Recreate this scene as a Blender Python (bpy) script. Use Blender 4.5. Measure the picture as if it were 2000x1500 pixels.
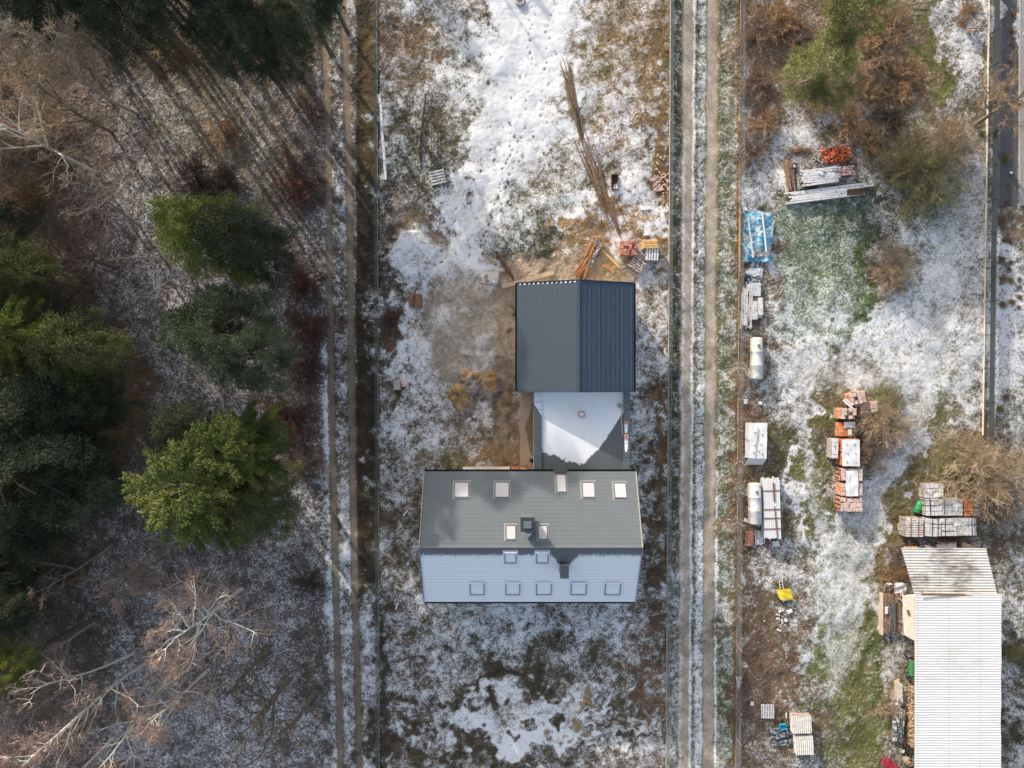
import bpy, math, random
import numpy as np
from mathutils import Vector, Matrix
R = math.radians
for o in list(bpy.data.objects): bpy.data.objects.remove(o)
S = bpy.context.scene
COL = S.collection
# ------------------------------------------------------------ camera, sky, sun, exposure
H = 55.556                       # flying height of the drone, metres
cam = bpy.data.cameras.new("camera"); cam.lens = 24; cam.sensor_width = 36
cam.clip_start = 0.5; cam.clip_end = 3000
co = bpy.data.objects.new("camera", cam); COL.objects.link(co)
co.location = (0, 0, H); co.rotation_euler = (0, 0, 0); S.camera = co
ELEV, AZ = 18.0, math.atan2(-0.56, 0.83)
world = bpy.data.worlds.new("World"); S.world = world; world.use_nodes = True
wn = world.node_tree; bg = wn.nodes["Background"]
sk = wn.nodes.new("ShaderNodeTexSky"); sk.sky_type = 'NISHITA'; sk.sun_disc = False
sk.sun_elevation = R(ELEV); sk.sun_rotation = AZ; sk.air_density = 1.0; sk.dust_density = 4.0; sk.ozone_density = 0.6
sky_fill = wn.nodes.new("ShaderNodeVectorMath"); sky_fill.operation = 'ADD'; sky_fill.inputs[1].default_value = (0.90, 0.98, 1.10)   # even bluish fill added to the sky to lift the shade
wn.links.new(sk.outputs[0], sky_fill.inputs[0]); wn.links.new(sky_fill.outputs[0], bg.inputs[0]); bg.inputs[1].default_value = 0.15
sd = bpy.data.lights.new("sun", 'SUN'); sd.energy = 3.3; sd.angle = R(0.6); sd.color = (1.0, 0.93, 0.83)
so = bpy.data.objects.new("sun", sd); COL.objects.link(so)
sdir = Vector((math.sin(AZ)*math.cos(R(ELEV)), math.cos(AZ)*math.cos(R(ELEV)), math.sin(R(ELEV))))
so.rotation_euler = sdir.to_track_quat('Z', 'Y').to_euler(); so.location = (0, 0, 80)
S.view_settings.view_transform = 'Standard'; S.view_settings.look = 'None'
S.view_settings.exposure = 0.38; S.view_settings.gamma = 1
S.cycles.max_bounces = 5; S.cycles.transparent_max_bounces = 6

# ------------------------------------------------------------ helpers
def P(px, py, z=0.0):            # plan survey: survey grid unit (24 per metre at ground) -> world point at height z
    k = (H - z)/H/24.0
    return Vector(((px-1000)*k, (750-py)*k, z))
def tag(o, label=None, cat=None, group=None, kind=None):
    if label: o['label'] = label
    if cat: o['category'] = cat
    if group: o['group'] = group
    if kind: o['kind'] = kind
    return o
def empty(name, loc, label, cat, group=None, rz=0.0):
    o = bpy.data.objects.new(name, None); o.empty_display_size = 0.3
    COL.objects.link(o); o.location = loc; o.rotation_euler = (0, 0, rz)
    return tag(o, label, cat, group)
def link_mesh(name, me, mat=None, parent=None):
    o = bpy.data.objects.new(name, me); COL.objects.link(o)
    if mat: me.materials.append(mat)
    if parent: o.parent = parent
    return o
def np_mesh(name, V, F):
    me = bpy.data.meshes.new(name); V = np.asarray(V, np.float32); F = np.asarray(F, np.int32)
    n, k = F.shape
    me.vertices.add(len(V)); me.vertices.foreach_set('co', V.ravel())
    me.loops.add(n*k); me.loops.foreach_set('vertex_index', F.ravel())
    me.polygons.add(n); me.polygons.foreach_set('loop_start', np.arange(0, n*k, k, dtype=np.int32))
    try: me.polygons.foreach_set('loop_total', np.full(n, k, np.int32))
    except Exception: pass
    me.update(calc_edges=True)
    return me
class MB:
    def __init__(s): s.v = []; s.f = []
    def quad(s, a, b, c, d):
        n = len(s.v); s.v += [tuple(a), tuple(b), tuple(c), tuple(d)]; s.f.append((n, n+1, n+2, n+3)); return s
    def poly(s, pts):
        n = len(s.v); s.v += [tuple(p) for p in pts]; s.f.append(tuple(range(n, n+len(pts)))); return s
    def box(s, c, d, rz=0.0, tilt=(0, 0), bev=0.0):     # centre, full size
        m = Matrix.Translation(c) @ Matrix.Rotation(rz, 4, 'Z') @ Matrix.Rotation(tilt[0], 4, 'X') @ Matrix.Rotation(tilt[1], 4, 'Y')
        x, y, z = d[0]/2, d[1]/2, d[2]/2; n = len(s.v)
        if bev > 0:
            b = min(bev, x*.45, y*.45, z*.45)
            P0 = []
            for zz, i in ((-z, b), (-z+b, 0), (z-b, 0), (z, b)):
                xx, yy = x-i, y-i
                P0 += [(-xx, -yy, zz), (xx, -yy, zz), (xx, yy, zz), (-xx, yy, zz)]
            s.v += [tuple(m @ Vector(p)) for p in P0]
            s.f.append((n+3, n+2, n+1, n)); s.f.append((n+12, n+13, n+14, n+15))
            for l in range(3):
                for k in range(4):
                    a = n+l*4+k; c2 = n+l*4+(k+1) % 4
                    s.f.append((a, c2, c2+4, a+4))
            return s
        for q in ((-x,-y,-z),(x,-y,-z),(x,y,-z),(-x,y,-z),(-x,-y,z),(x,-y,z),(x,y,z),(-x,y,z)):
            s.v.append(tuple(m @ Vector(q)))
        for f in ((3,2,1,0),(4,5,6,7),(0,1,5,4),(1,2,6,5),(2,3,7,6),(3,0,4,7)): s.f.append(tuple(n+i for i in f))
        return s
    def bar(s, a, b, w, h=None, roll=0.0):              # box between two points
        a = Vector(a); b = Vector(b); d = b-a; L = d.length
        q = d.to_track_quat('X', 'Z').to_matrix().to_4x4()
        m = Matrix.Translation((a+b)/2) @ q @ Matrix.Rotation(roll, 4, 'X'); h = h or w
        n = len(s.v); x, y, z = L/2, w/2, h/2
        for p in ((-x,-y,-z),(x,-y,-z),(x,y,-z),(-x,y,-z),(-x,-y,z),(x,-y,z),(x,y,z),(-x,y,z)): s.v.append(tuple(m @ Vector(p)))
        for f in ((3,2,1,0),(4,5,6,7),(0,1,5,4),(1,2,6,5),(2,3,7,6),(3,0,4,7)): s.f.append(tuple(n+i for i in f))
        return s
    def tube(s, pts, rad, k=6, cap=True):
        pts = [Vector(p) for p in pts]; n0 = len(s.v)
        if not hasattr(rad, '__len__'): rad = [rad]*len(pts)
        up = Vector((0, 0, 1)); d0 = (pts[-1]-pts[0]).normalized()
        if abs(d0.z) > 0.8: up = Vector((1, 0, 0.1))
        for i, p in enumerate(pts):
            d = (pts[min(i+1, len(pts)-1)]-pts[max(i-1, 0)])
            d = d.normalized() if d.length > 1e-6 else d0
            u = d.cross(up).normalized(); w = u.cross(d)
            for j in range(k):
                a = 2*math.pi*j/k; s.v.append(tuple(p+(u*math.cos(a)+w*math.sin(a))*rad[i]))
        for i in range(len(pts)-1):
            for j in range(k):
                a = n0+i*k+j; b = n0+i*k+(j+1) % k; s.f.append((a, b, b+k, a+k))
        if cap:
            s.f.append(tuple(n0+j for j in range(k))[::-1]); m = n0+(len(pts)-1)*k
            s.f.append(tuple(m+j for j in range(k)))
        return s
    def build(s, name, mat, parent=None, world=False, smooth=False):
        if world and parent:
            inv = parent.matrix_basis.inverted(); s.v = [tuple(inv @ Vector(p)) for p in s.v]
        me = bpy.data.meshes.new(name); me.from_pydata(s.v, [], s.f); me.update()
        if smooth: me.polygons.foreach_set('use_smooth', [True]*len(me.polygons))
        return link_mesh(name, me, mat, parent)
def copy_tree(o, parent=None):
    c = o.copy(); COL.objects.link(c); c.parent = parent
    for ch in list(o.children): copy_tree(ch, c)
    return c

# ------------------------------------------------------------ materials
def nodes(name):
    m = bpy.data.materials.new(name); m.use_nodes = True; nt = m.node_tree
    return m, nt, nt.nodes, nt.links, nt.nodes["Principled BSDF"]
SNOW = (0.80, 0.80, 0.81, 1)
def mth(nt, op, a, b=None, c=None, clamp=False):
    n = nt.nodes.new("ShaderNodeMath"); n.operation = op; n.use_clamp = clamp
    for i, v in enumerate((a, b, c)):
        if v is None: continue
        if isinstance(v, (int, float)): n.inputs[i].default_value = v
        else: nt.links.new(v, n.inputs[i])
    return n.outputs[0]
def mixc(nt, f, a, b, mode='MIX'):
    n = nt.nodes.new("ShaderNodeMix"); n.data_type = 'RGBA'; n.blend_type = mode
    for i, v in ((0, f), (6, a), (7, b)):
        if isinstance(v, (int, float)): n.inputs[i].default_value = v
        elif isinstance(v, tuple): n.inputs[i].default_value = v if len(v) == 4 else v+(1,)
        else: nt.links.new(v, n.inputs[i])
    return n.outputs[2]
def noise(nt, vec, scale, detail=3, dist=0.0, rough=0.55):
    n = nt.nodes.new("ShaderNodeTexNoise"); n.inputs['Scale'].default_value = scale; n.inputs['Detail'].default_value = detail
    n.inputs['Distortion'].default_value = dist; n.inputs['Roughness'].default_value = rough
    nt.links.new(vec, n.inputs['Vector']); return n.outputs['Fac']
def ramp(nt, f, lo, hi):
    n = nt.nodes.new("ShaderNodeMapRange"); n.clamp = True; n.interpolation_type = 'SMOOTHSTEP'
    n.inputs[1].default_value = lo; n.inputs[2].default_value = hi; nt.links.new(f, n.inputs[0]); return n.outputs[0]
def scaled(nt, vec, sc):
    n = nt.nodes.new("ShaderNodeMapping"); n.inputs['Scale'].default_value = sc; nt.links.new(vec, n.inputs['Vector']); return n.outputs[0]
def mat(name, col, var=0.25, frost=0.0, rough=0.8, island=0.25, col2=None, nscale=4.0, fscale=5.0, metal=0.0, bump=0.3, stretch=None, spec=0.3, fedge=0.05):
    m, nt, N, L, B = nodes(name)
    g = N.new("ShaderNodeNewGeometry"); tc = N.new("ShaderNodeTexCoord"); v = tc.outputs['Object']
    if stretch: v = scaled(nt, v, stretch)
    n1 = noise(nt, v, nscale, 5, 0.4)
    c = mixc(nt, n1, tuple(x*(1-var) for x in col), tuple(min(1, x*(1+var)) for x in (col2 or col)))
    if island > 0:
        r = mth(nt, 'MULTIPLY_ADD', g.outputs['Random Per Island'], island*2, 1-island)
        hs = N.new("ShaderNodeHueSaturation"); L.new(r, hs.inputs['Value']); L.new(c, hs.inputs['Color']); c = hs.outputs[0]
    if frost > 0:
        sx = N.new("ShaderNodeSeparateXYZ"); L.new(g.outputs['Normal'], sx.inputs[0])
        up = ramp(nt, sx.outputs[2], 0.45, 0.75)
        f = noise(nt, g.outputs['Position'], fscale, 5, 0.8, 0.65)
        f = ramp(nt, f, 0.72-0.5*frost-fedge, 0.72-0.5*frost+fedge)
        f = mth(nt, 'MULTIPLY', mth(nt, 'MULTIPLY', f, up), min(1.0, 0.75+0.25*frost))
        c = mixc(nt, f, c, SNOW)
    L.new(c, B.inputs['Base Color']); B.inputs['Roughness'].default_value = rough; B.inputs['Metallic'].default_value = metal
    B.inputs['Specular IOR Level'].default_value = spec
    if bump > 0:
        b = N.new("ShaderNodeBump"); b.inputs['Strength'].default_value = bump; b.inputs['Distance'].default_value = 0.02
        L.new(n1, b.inputs['Height']); L.new(b.outputs[0], B.inputs['Normal'])
    return m
def leaf_mat(name, col, col2, tr=0.0, var=0.35):
    m, nt, N, L, B = nodes(name)
    g = N.new("ShaderNodeNewGeometry"); tc = N.new("ShaderNodeTexCoord")
    n = ramp(nt, noise(nt, tc.outputs['Object'], 0.9, 2), 0.35, 0.65)
    c = mixc(nt, n, col, col2)
    r = mth(nt, 'MULTIPLY_ADD', g.outputs['Random Per Island'], var*2, 1-var)
    hs = N.new("ShaderNodeHueSaturation"); L.new(r, hs.inputs['Value']); L.new(c, hs.inputs['Color'])
    L.new(hs.outputs[0], B.inputs['Base Color']); B.inputs['Roughness'].default_value = 0.65
    B.inputs['Specular IOR Level'].default_value = 0.25
    if tr:
        t = N.new("ShaderNodeBsdfTranslucent"); L.new(hs.outputs[0], t.inputs[0]); ms = N.new("ShaderNodeMixShader")
        ms.inputs[0].default_value = tr; L.new(B.outputs[0], ms.inputs[1]); L.new(t.outputs[0], ms.inputs[2])
        L.new(ms.outputs[0], N["Material Output"].inputs[0])
    return m
M = {}
M['wood'] = mat('weathered_wood', (0.30, 0.21, 0.14), .3, 0.35, nscale=6, stretch=(1, 1, 4))
M['wood_bare'] = mat('bare_wood', (0.38, 0.24, 0.13), .3, 0.12, island=.35)
M['wood_orange'] = mat('orange_wood', (0.55, 0.27, 0.11), .3, 0.15, island=.5)
M['wood_grey'] = mat('grey_wood', (0.26, 0.22, 0.19), .3, 0.35, island=.4)
M['wood_dark'] = mat('dark_wood', (0.11, 0.055, 0.035), .3, 0.1, island=.4)
M['wood_yellow'] = mat('yellow_wood', (0.66, 0.42, 0.18), .2, 0.1, island=.2)
M['firewood'] = mat('split_firewood', (0.40, 0.29, 0.18), .3, 0.2, island=.5)
M['wood_pale'] = mat('pale_wood', (0.50, 0.40, 0.29), .25, 0.55, island=.25)
M['frost_wood'] = mat('frosted_wood', (0.22, 0.155, 0.115), .3, 0.62, island=.45, fscale=7, stretch=(.4, 3, 1))
M['reed'] = mat('brown_poles', (0.22, 0.145, 0.08), .3, 0.15, island=.5)
M['brick'] = mat('hollow_brick', (0.54, 0.25, 0.14), .25, 0.45, island=.3, fscale=9, fedge=.16)
M['brick_red'] = mat('red_brick', (0.42, 0.14, 0.08), .25, 0.25, island=.35, fscale=7, fedge=.12)
M['brick_bare'] = mat('bare_brick', (0.56, 0.21, 0.10), .2, 0.05, island=.25)
M['block'] = mat('grey_block', (0.36, 0.33, 0.30), .2, 0.62, island=.15, fscale=5, fedge=.18)
M['block_pale'] = mat('pale_block', (0.46, 0.43, 0.39), .2, 0.45, island=.15, fscale=3)
M['white_sheet'] = mat('white_sheet', (0.74, 0.73, 0.70), .08, 0.6, island=0, rough=.5, nscale=2, bump=.6)
M['strap'] = mat('black_strap', (0.03, 0.03, 0.035), .2, 0, island=0, rough=.5)
M['strap_rust'] = mat('rusty_strap', (0.22, 0.10, 0.05), .3, 0.1, island=0)
M['tank'] = mat('tank_paint', (0.50, 0.50, 0.46), .15, 0.45, island=0, rough=.5, nscale=2, fscale=1.3, fedge=.15)
M['metal_grey'] = mat('grey_metal', (0.30, 0.32, 0.34), .15, 0.1, island=0, rough=.4, metal=.6)
M['concrete'] = mat('concrete', (0.42, 0.38, 0.33), .15, 0.2, island=0.05, rough=.9)
M['concrete_cream'] = mat('cream_concrete', (0.66, 0.58, 0.45), .12, 0.3, island=0.05)
M['plaster'] = mat('plaster', (0.62, 0.60, 0.56), .06, 0, island=0)
M['anthracite'] = mat('anthracite_metal', (0.055, 0.065, 0.075), .1, 0.0, island=0, rough=.4, bump=0)
M['black'] = mat('black_plastic', (0.012, 0.013, 0.016), .1, 0, island=0, rough=.4, bump=0)
M['tarp'] = mat('blue_tarp', (0.02, 0.26, 0.44), .35, 0.38, island=0, rough=.35, nscale=2.5, col2=(0.05, 0.36, 0.50), fscale=2.0, bump=.8, fedge=.12)
M['red_paint'] = mat('red_paint', (0.36, 0.055, 0.05), .25, 0.42, island=.25, fscale=8)
M['magenta'] = mat('crimson_paint', (0.50, 0.03, 0.07), .2, 0.1, island=.2, rough=.5)
M['yellow'] = mat('yellow_sheet', (0.80, 0.60, 0.03), .12, 0.0, island=.05, rough=.5)
M['green_plastic'] = mat('green_plastic', (0.04, 0.25, 0.09), .2, 0.05, island=0, rough=.4)
M['teal'] = mat('teal_plastic', (0.02, 0.33, 0.42), .2, 0.1, island=0)
M['dark_sheet'] = mat('dark_grey_sheet', (0.07, 0.09, 0.10), .2, 0.35, island=.2, rough=.5)
M['rubber'] = mat('rubber', (0.05, 0.05, 0.05), .3, 0.25, island=0, rough=.8)
M['mesh_green'] = mat('green_mesh_wire', (0.10, 0.16, 0.13), .1, 0, island=0, rough=.5, bump=0)
M['mesh_grey'] = mat('grey_mesh_wire', (0.22, 0.24, 0.25), .1, 0, island=0, rough=.5, bump=0)
M['screen_grey'] = mat('grey_screen', (0.075, 0.09, 0.10), .15, 0, island=0.1, rough=.5)
M['bark_white'] = mat('birch_bark', (0.80, 0.73, 0.64), .35, 0.0, island=0, nscale=3)
M['bark_brown'] = mat('brown_bark', (0.20, 0.165, 0.12), .3, 0.0, island=0)
M['bark_grey'] = mat('grey_bark', (0.38, 0.33, 0.28), .3, 0.0, island=0)
M['bark_pine'] = mat('pine_bark', (0.15, 0.115, 0.085), .3, 0.0, island=0)
M['twig_pink'] = mat('pink_twigs', (0.36, 0.26, 0.215), .2, 0, island=.35, bump=0)
M['twig_dark'] = mat('dark_twigs', (0.10, 0.075, 0.06), .2, 0, island=.35, bump=0)
M['twig_tan'] = mat('tan_twigs', (0.40, 0.31, 0.21), .2, 0, island=.4, bump=0)
M['twig_rust'] = mat('rusty_twigs', (0.34, 0.22, 0.12), .25, 0, island=.5, bump=0)
M['twig_brown'] = mat('brown_twigs', (0.28, 0.20, 0.145), .25, 0, island=.5, bump=0)
M['twig_red'] = mat('red_twigs', (0.14, 0.07, 0.055), .25, 0, island=.5, bump=0)
M['twig_olive'] = mat('olive_twigs', (0.30, 0.28, 0.14), .25, 0, island=.4, bump=0)
M['leaf_rust'] = leaf_mat('rust_leaves', (0.36, 0.20, 0.09), (0.28, 0.16, 0.085), .2)
M['leaf_brown'] = leaf_mat('brown_leaves', (0.17, 0.115, 0.08), (0.12, 0.085, 0.065), .1)
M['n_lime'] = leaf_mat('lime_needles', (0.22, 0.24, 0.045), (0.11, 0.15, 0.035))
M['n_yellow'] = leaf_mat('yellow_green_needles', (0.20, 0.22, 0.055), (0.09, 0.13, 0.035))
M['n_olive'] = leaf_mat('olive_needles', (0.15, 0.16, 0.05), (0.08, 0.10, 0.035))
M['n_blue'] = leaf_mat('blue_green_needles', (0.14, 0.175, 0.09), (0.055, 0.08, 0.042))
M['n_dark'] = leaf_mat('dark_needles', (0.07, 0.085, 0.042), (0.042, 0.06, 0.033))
M['n_pale'] = leaf_mat('pale_olive_needles', (0.32, 0.32, 0.13), (0.19, 0.21, 0.08))
# ------------------------------------------------------------ ground
rng = np.random.default_rng(7)
DX = 0.085
def axis(lo, hi):
    a = list(np.arange(lo, hi+DX/2, DX)); out = []
    s = DX; p = a[-1]; q = a[0]; left = []
    while p < 900: s *= 1.45; p += s; out.append(p)
    s = DX
    while q > -900: s *= 1.45; q -= s; left.append(q)
    return np.array(left[::-1]+a+out)
gx = axis(-46, 46); gy = axis(-36, 36)
nx, ny = len(gx), len(gy)
X, Y = np.meshgrid(gx, gy)                       # shape (ny,nx)
GX = 1000+24*X; GY = 750-24*Y
def fftnoise(sx, sy, seed, rot=0.0):              # smooth noise, feature size in metres, unit variance
    r = np.random.default_rng(seed); w = r.standard_normal((ny, nx)); F = np.fft.rfft2(w)
    ky = np.fft.fftfreq(ny, DX)[:, None]; kx = np.fft.rfftfreq(nx, DX)[None, :]
    c, s_ = math.cos(rot), math.sin(rot); u = kx*c+ky*s_; v = -kx*s_+ky*c
    F *= np.exp(-((u*sx)**2+(v*sy)**2)*2.0); o = np.fft.irfft2(F, (ny, nx)); return (o-o.mean())/(o.std()+1e-9)
n8 = fftnoise(6, 6, 1); n3 = fftnoise(2.2, 2.2, 2); n1 = fftnoise(0.8, 0.8, 3); n05 = fftnoise(.35, .35, 4); n02 = fftnoise(.16, .16, 5)
wx = fftnoise(1.5, 1.5, 11)*9+fftnoise(.5, .5, 12)*5; wy = fftnoise(1.5, 1.5, 13)*9+fftnoise(.5, .5, 14)*5
inside = ((np.abs(X) < 46.2) & (np.abs(Y) < 36.2)).astype(float)
n3, n1, n05, n02, wx, wy = (q*inside for q in (n3, n1, n05, n02, wx, wy))
C = np.zeros((ny, nx, 3)); SN = np.zeros((ny, nx)); RO = np.zeros((ny, nx)); HT = np.zeros((ny, nx))
def sm(a, lo, hi): t = np.clip((a-lo)/(hi-lo), 0, 1); return t*t*(3-2*t)
def setw(w, col=None, cw=1.0, snow=None, sw=1.0, sl=slice(None)):
    if col is not None: C[sl] = C[sl]*(1-w[..., None]*cw)+np.array(col)*w[..., None]*cw
    if snow is not None: SN[sl] = SN[sl]*(1-w*sw)+snow*w*sw
def ell(cx, cy, rx, ry, rot=0, soft=.95, warp=1.0, col=None, cw=1.0, snow=None, sw=1.0, h=0.0, power=2):
    m = max(rx, ry)*1.6+60
    ix = np.where(np.abs(1000+24*gx-cx) < m)[0]; iy = np.where(np.abs(750-24*gy-cy) < m)[0]
    if len(ix) == 0 or len(iy) == 0: return
    sl = (slice(iy[0], iy[-1]+1), slice(ix[0], ix[-1]+1))
    u = GX[sl]+wx[sl]*warp-cx; v = GY[sl]+wy[sl]*warp-cy; c, s_ = math.cos(R(rot)), math.sin(R(rot))
    a = np.abs((u*c+v*s_)/rx)**power+np.abs((-u*s_+v*c)/ry)**power
    w = 1-sm(np.sqrt(a) if power == 2 else a**(1/power), 1-soft/2, 1+soft/2)
    setw(w, col, cw, snow, sw, sl)
    if h: HT[sl] += h*w
def strip(pts, hw, soft=4, warp=.3, **k):          # pts: (y, xcentre) list along y; hw: half width (number or same-length list)
    ys = [p[0] for p in pts]; xc = np.interp(GY, ys, [p[1] for p in pts])
    w_ = np.interp(GY, ys, hw) if hasattr(hw, '__len__') else hw
    d = np.abs(GX+wx*warp*.13-xc)-w_
    ylim = 1.0
    if 'y0' in k: y0, y1 = k.pop('y0'), k.pop('y1'); e = k.pop('ysoft', 20); ylim = sm(GY+wy, y0-e, y0+e)*(1-sm(GY+wy, y1-e, y1+e))
    setw((1-sm(d, -soft, soft))*ylim, **k)
GRN = (0.085, 0.10, 0.045); GRD = (0.045, 0.055, 0.033); BRN = (0.14, 0.10, 0.06); DRK = (0.055, 0.045, 0.032); SND = (0.40, 0.32, 0.235); CLAY = (0.42, 0.25, 0.105)
RST = (0.25, 0.15, 0.065); LIT = (0.125, 0.10, 0.085); RED = (0.10, 0.07, 0.058); OLV = (0.17, 0.165, 0.06); GRV = (0.46, 0.40, 0.33)
# --- base zones
forest = (GX < 632+ (GY)*0.01); yard = (GX >= 735) & (GX < 1306); plot = GX >= 1440
C[:] = LIT; SN[:] = .47
C[yard] = BRN; SN[yard] = .60
C[plot] = (0.13, 0.11, 0.06); SN[plot] = .62
# ---------------- forest floor
ell(480, 560, 160, 330, 30, col=LIT, snow=.50); ell(300, 600, 90, 200, -30, col=LIT, snow=.56); ell(330, 1320, 300, 190, snow=.58, warp=2)
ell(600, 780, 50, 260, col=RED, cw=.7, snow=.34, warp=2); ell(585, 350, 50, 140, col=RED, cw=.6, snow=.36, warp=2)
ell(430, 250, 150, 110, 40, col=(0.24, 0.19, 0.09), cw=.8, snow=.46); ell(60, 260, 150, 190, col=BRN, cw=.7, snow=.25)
ell(90, 500, 90, 120, col=RST, cw=.4, snow=.34); ell(60, 800, 180, 260, col=DRK, cw=.9, snow=.12); ell(40, 1110, 110, 110, col=DRK, cw=.9, snow=.08)  # last dark ellipse paints the forest's blackest shadow into the floor colour
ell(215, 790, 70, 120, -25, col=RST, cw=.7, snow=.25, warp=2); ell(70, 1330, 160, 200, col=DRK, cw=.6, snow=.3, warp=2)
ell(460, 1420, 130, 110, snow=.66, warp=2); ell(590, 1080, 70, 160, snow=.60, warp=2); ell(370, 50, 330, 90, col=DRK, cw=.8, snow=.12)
ell(500, 420, 50, 40, snow=.33, warp=2); ell(610, 1290, 30, 80, col=RED, cw=.6, snow=.38, warp=2); ell(440, 1150, 60, 60, snow=.5)
# ---------------- dirt track by the forest
strip([(-400, 660), (0, 672), (1500, 695), (1900, 700)], 46, 10, 1.0, col=(0.10, 0.08, 0.055), snow=.47)
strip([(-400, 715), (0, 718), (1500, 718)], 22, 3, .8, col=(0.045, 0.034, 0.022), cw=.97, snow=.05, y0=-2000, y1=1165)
strip([(0, 716), (1500, 718)], 9, 8, 1.5, col=(0.12, 0.08, 0.025), cw=.7, y0=60, y1=330)
strip([(1100, 722), (1900, 722)], 14, 6, .8, snow=.78, y0=1180, y1=3000, ysoft=8)
strip([(0, 628), (700, 636), (1100, 648), (1500, 655)], 9, 7, 1.2, snow=.72, y0=650, y1=3000)
strip([(0, 655), (700, 668), (1100, 676), (1500, 684)], 13, 7, 1.4, snow=.70, y0=880, y1=3000, ysoft=100)
RUT1 = [(-400, 628), (0, 632), (300, 641), (600, 645), (900, 649), (1100, 655), (1300, 660), (1500, 665), (1900, 672)]
RUT2 = [(-400, 668), (0, 671), (300, 681), (600, 685), (900, 688), (1200, 694), (1500, 702), (1900, 710)]
for rt in (RUT1, RUT2):
    strip(rt, [6]*len(rt), 2.6, .45, col=(0.235, 0.185, 0.14), cw=.95, snow=.02)
# ---------------- building yard (top to bottom)
ell(850, 120, 110, 140, col=(0.20, 0.135, 0.08), snow=.44, warp=2); ell(900, 40, 90, 60, 30, snow=.52, warp=2)
ell(1040, 120, 100, 210, 8, soft=.7, warp=1.6, snow=1.02); ell(1000, 300, 80, 130, 25, soft=.8, warp=2.5, snow=.93); ell(930, 400, 75, 120, 12, soft=.8, warp=2.5, snow=.90)
ell(1050, 20, 70, 60, snow=1.05); ell(1220, 90, 95, 140, col=(0.24, 0.165, 0.07), cw=.9, snow=.50, warp=2.5); ell(1240, 330, 60, 140, snow=.74, warp=2)
ell(1150, 200, 40, 110, -5, col=OLV, cw=.6, snow=.55, warp=2); ell(1180, 240, 50, 80, snow=.66, col=RST, cw=.5, warp=2.5)
ell(800, 270, 60, 120, col=(0.085, 0.075, 0.04), cw=.9, snow=.47, warp=2.5); ell(880, 230, 40, 130, 5, col=GRN, cw=.6, snow=.54, warp=2); ell(850, 180, 50, 40, snow=.60, warp=2)
ell(820, 330, 40, 130, snow=.52, warp=2.5); ell(1060, 350, 80, 80, 20, col=OLV, cw=.4, snow=.66, warp=3); ell(1010, 440, 60, 70, 35, col=(0.08, 0.085, 0.045), cw=.9, snow=.50, warp=3)
ell(1045, 480, 35, 35, col=GRD, cw=.8, snow=.36, warp=2); ell(1140, 420, 60, 50, snow=.9, warp=2); ell(770, 420, 30, 90, col=GRD, cw=.5, snow=.5, warp=2)
ell(1240, 455, 50, 50, 15, col=(0.36, 0.22, 0.10), cw=.9, snow=.50, warp=2.5); ell(1160, 470, 90, 22, -10, col=(0.33, 0.22, 0.10), cw=.9, snow=.35, warp=2.5); ell(1230, 490, 40, 25, snow=.6)
ell(1290, 350, 14, 400, 0, col=(0.27, 0.17, 0.07), cw=.9, snow=.33, warp=1.5); ell(1258, 210, 7, 110, snow=.45, warp=1); ell(1275, 430, 20, 22, snow=.95, warp=2)
ell(1090, 535, 150, 34, -8, col=SND, cw=.95, snow=.22, warp=1.5); ell(1190, 530, 50, 26, col=(0.44, 0.33, 0.19), snow=.15); ell(1235, 525, 14, 60, -35, col=SND, snow=.75)
ell(1275, 560, 26, 50, snow=.85, warp=2); ell(1275, 640, 24, 90, col=BRN, cw=.7, snow=.58, warp=2); ell(1280, 820, 20, 120, col=DRK, cw=.6, snow=.5, warp=2.5); ell(1255, 700, 12, 90, snow=.75, warp=2)
ell(1275, 1050, 26, 170, col=DRK, cw=.8, snow=.42, warp=2.5); ell(1292, 980, 8, 220, col=(0.13, 0.085, 0.05), cw=.8, snow=.2, warp=1)
ell(805, 465, 65, 38, 30, col=(0.33, 0.245, 0.15), cw=.85, snow=.38, warp=2); ell(800, 500, 36, 40, snow=.92, warp=1); ell(850, 560, 80, 90, 20, snow=.78, warp=2.5)
ell(900, 520, 60, 60, snow=.8, warp=2); ell(905, 640, 82, 92, 15, soft=.7, warp=2, col=(0.40, 0.34, 0.26), cw=.95, snow=.36); ell(820, 680, 60, 120, snow=.80, warp=2.5)
ell(985, 640, 32, 150, 0, col=(0.38, 0.29, 0.21), cw=.95, snow=.25, warp=2); ell(958, 640, 40, 55, 20, col=(0.40, 0.33, 0.26), cw=.7, snow=.50, warp=2)
ell(925, 738, 32, 20, -15, col=(0.50, 0.30, 0.11), cw=.95, snow=.25, warp=1.5, h=.15); ell(898, 775, 18, 12, col=(0.52, 0.32, 0.12), cw=.95, snow=.25, warp=1, h=.1); ell(935, 775, 36, 32, -30, col=(0.24, 0.205, 0.19), cw=.8, snow=.45, warp=2, h=.35)
ell(975, 780, 26, 60, 10, col=(0.11, 0.095, 0.07), cw=.7, snow=.42, warp=2); ell(990, 900, 30, 90, col=(0.36, 0.26, 0.17), cw=.9, snow=.25, warp=1.5); ell(945, 888, 60, 22, col=(0.30, 0.20, 0.11), cw=.95, snow=.2, warp=1.5)
ell(940, 840, 50, 30, snow=.62, col=(0.3, .25, .19), cw=.6, warp=2); ell(865, 890, 40, 40, col=OLV, cw=.6, snow=.45, warp=2); ell(800, 850, 60, 90, snow=.68, warp=2.5); ell(760, 560, 22, 260, col=DRK, cw=.8, snow=.42, warp=2)
ell(765, 640, 25, 40, col=(0.10, 0.055, 0.04), cw=.9, snow=.25); ell(780, 1050, 45, 170, col=(0.10, 0.085, 0.05), cw=.9, snow=.42, warp=2.5); ell(790, 950, 30, 60, snow=.62, warp=2)
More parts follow.
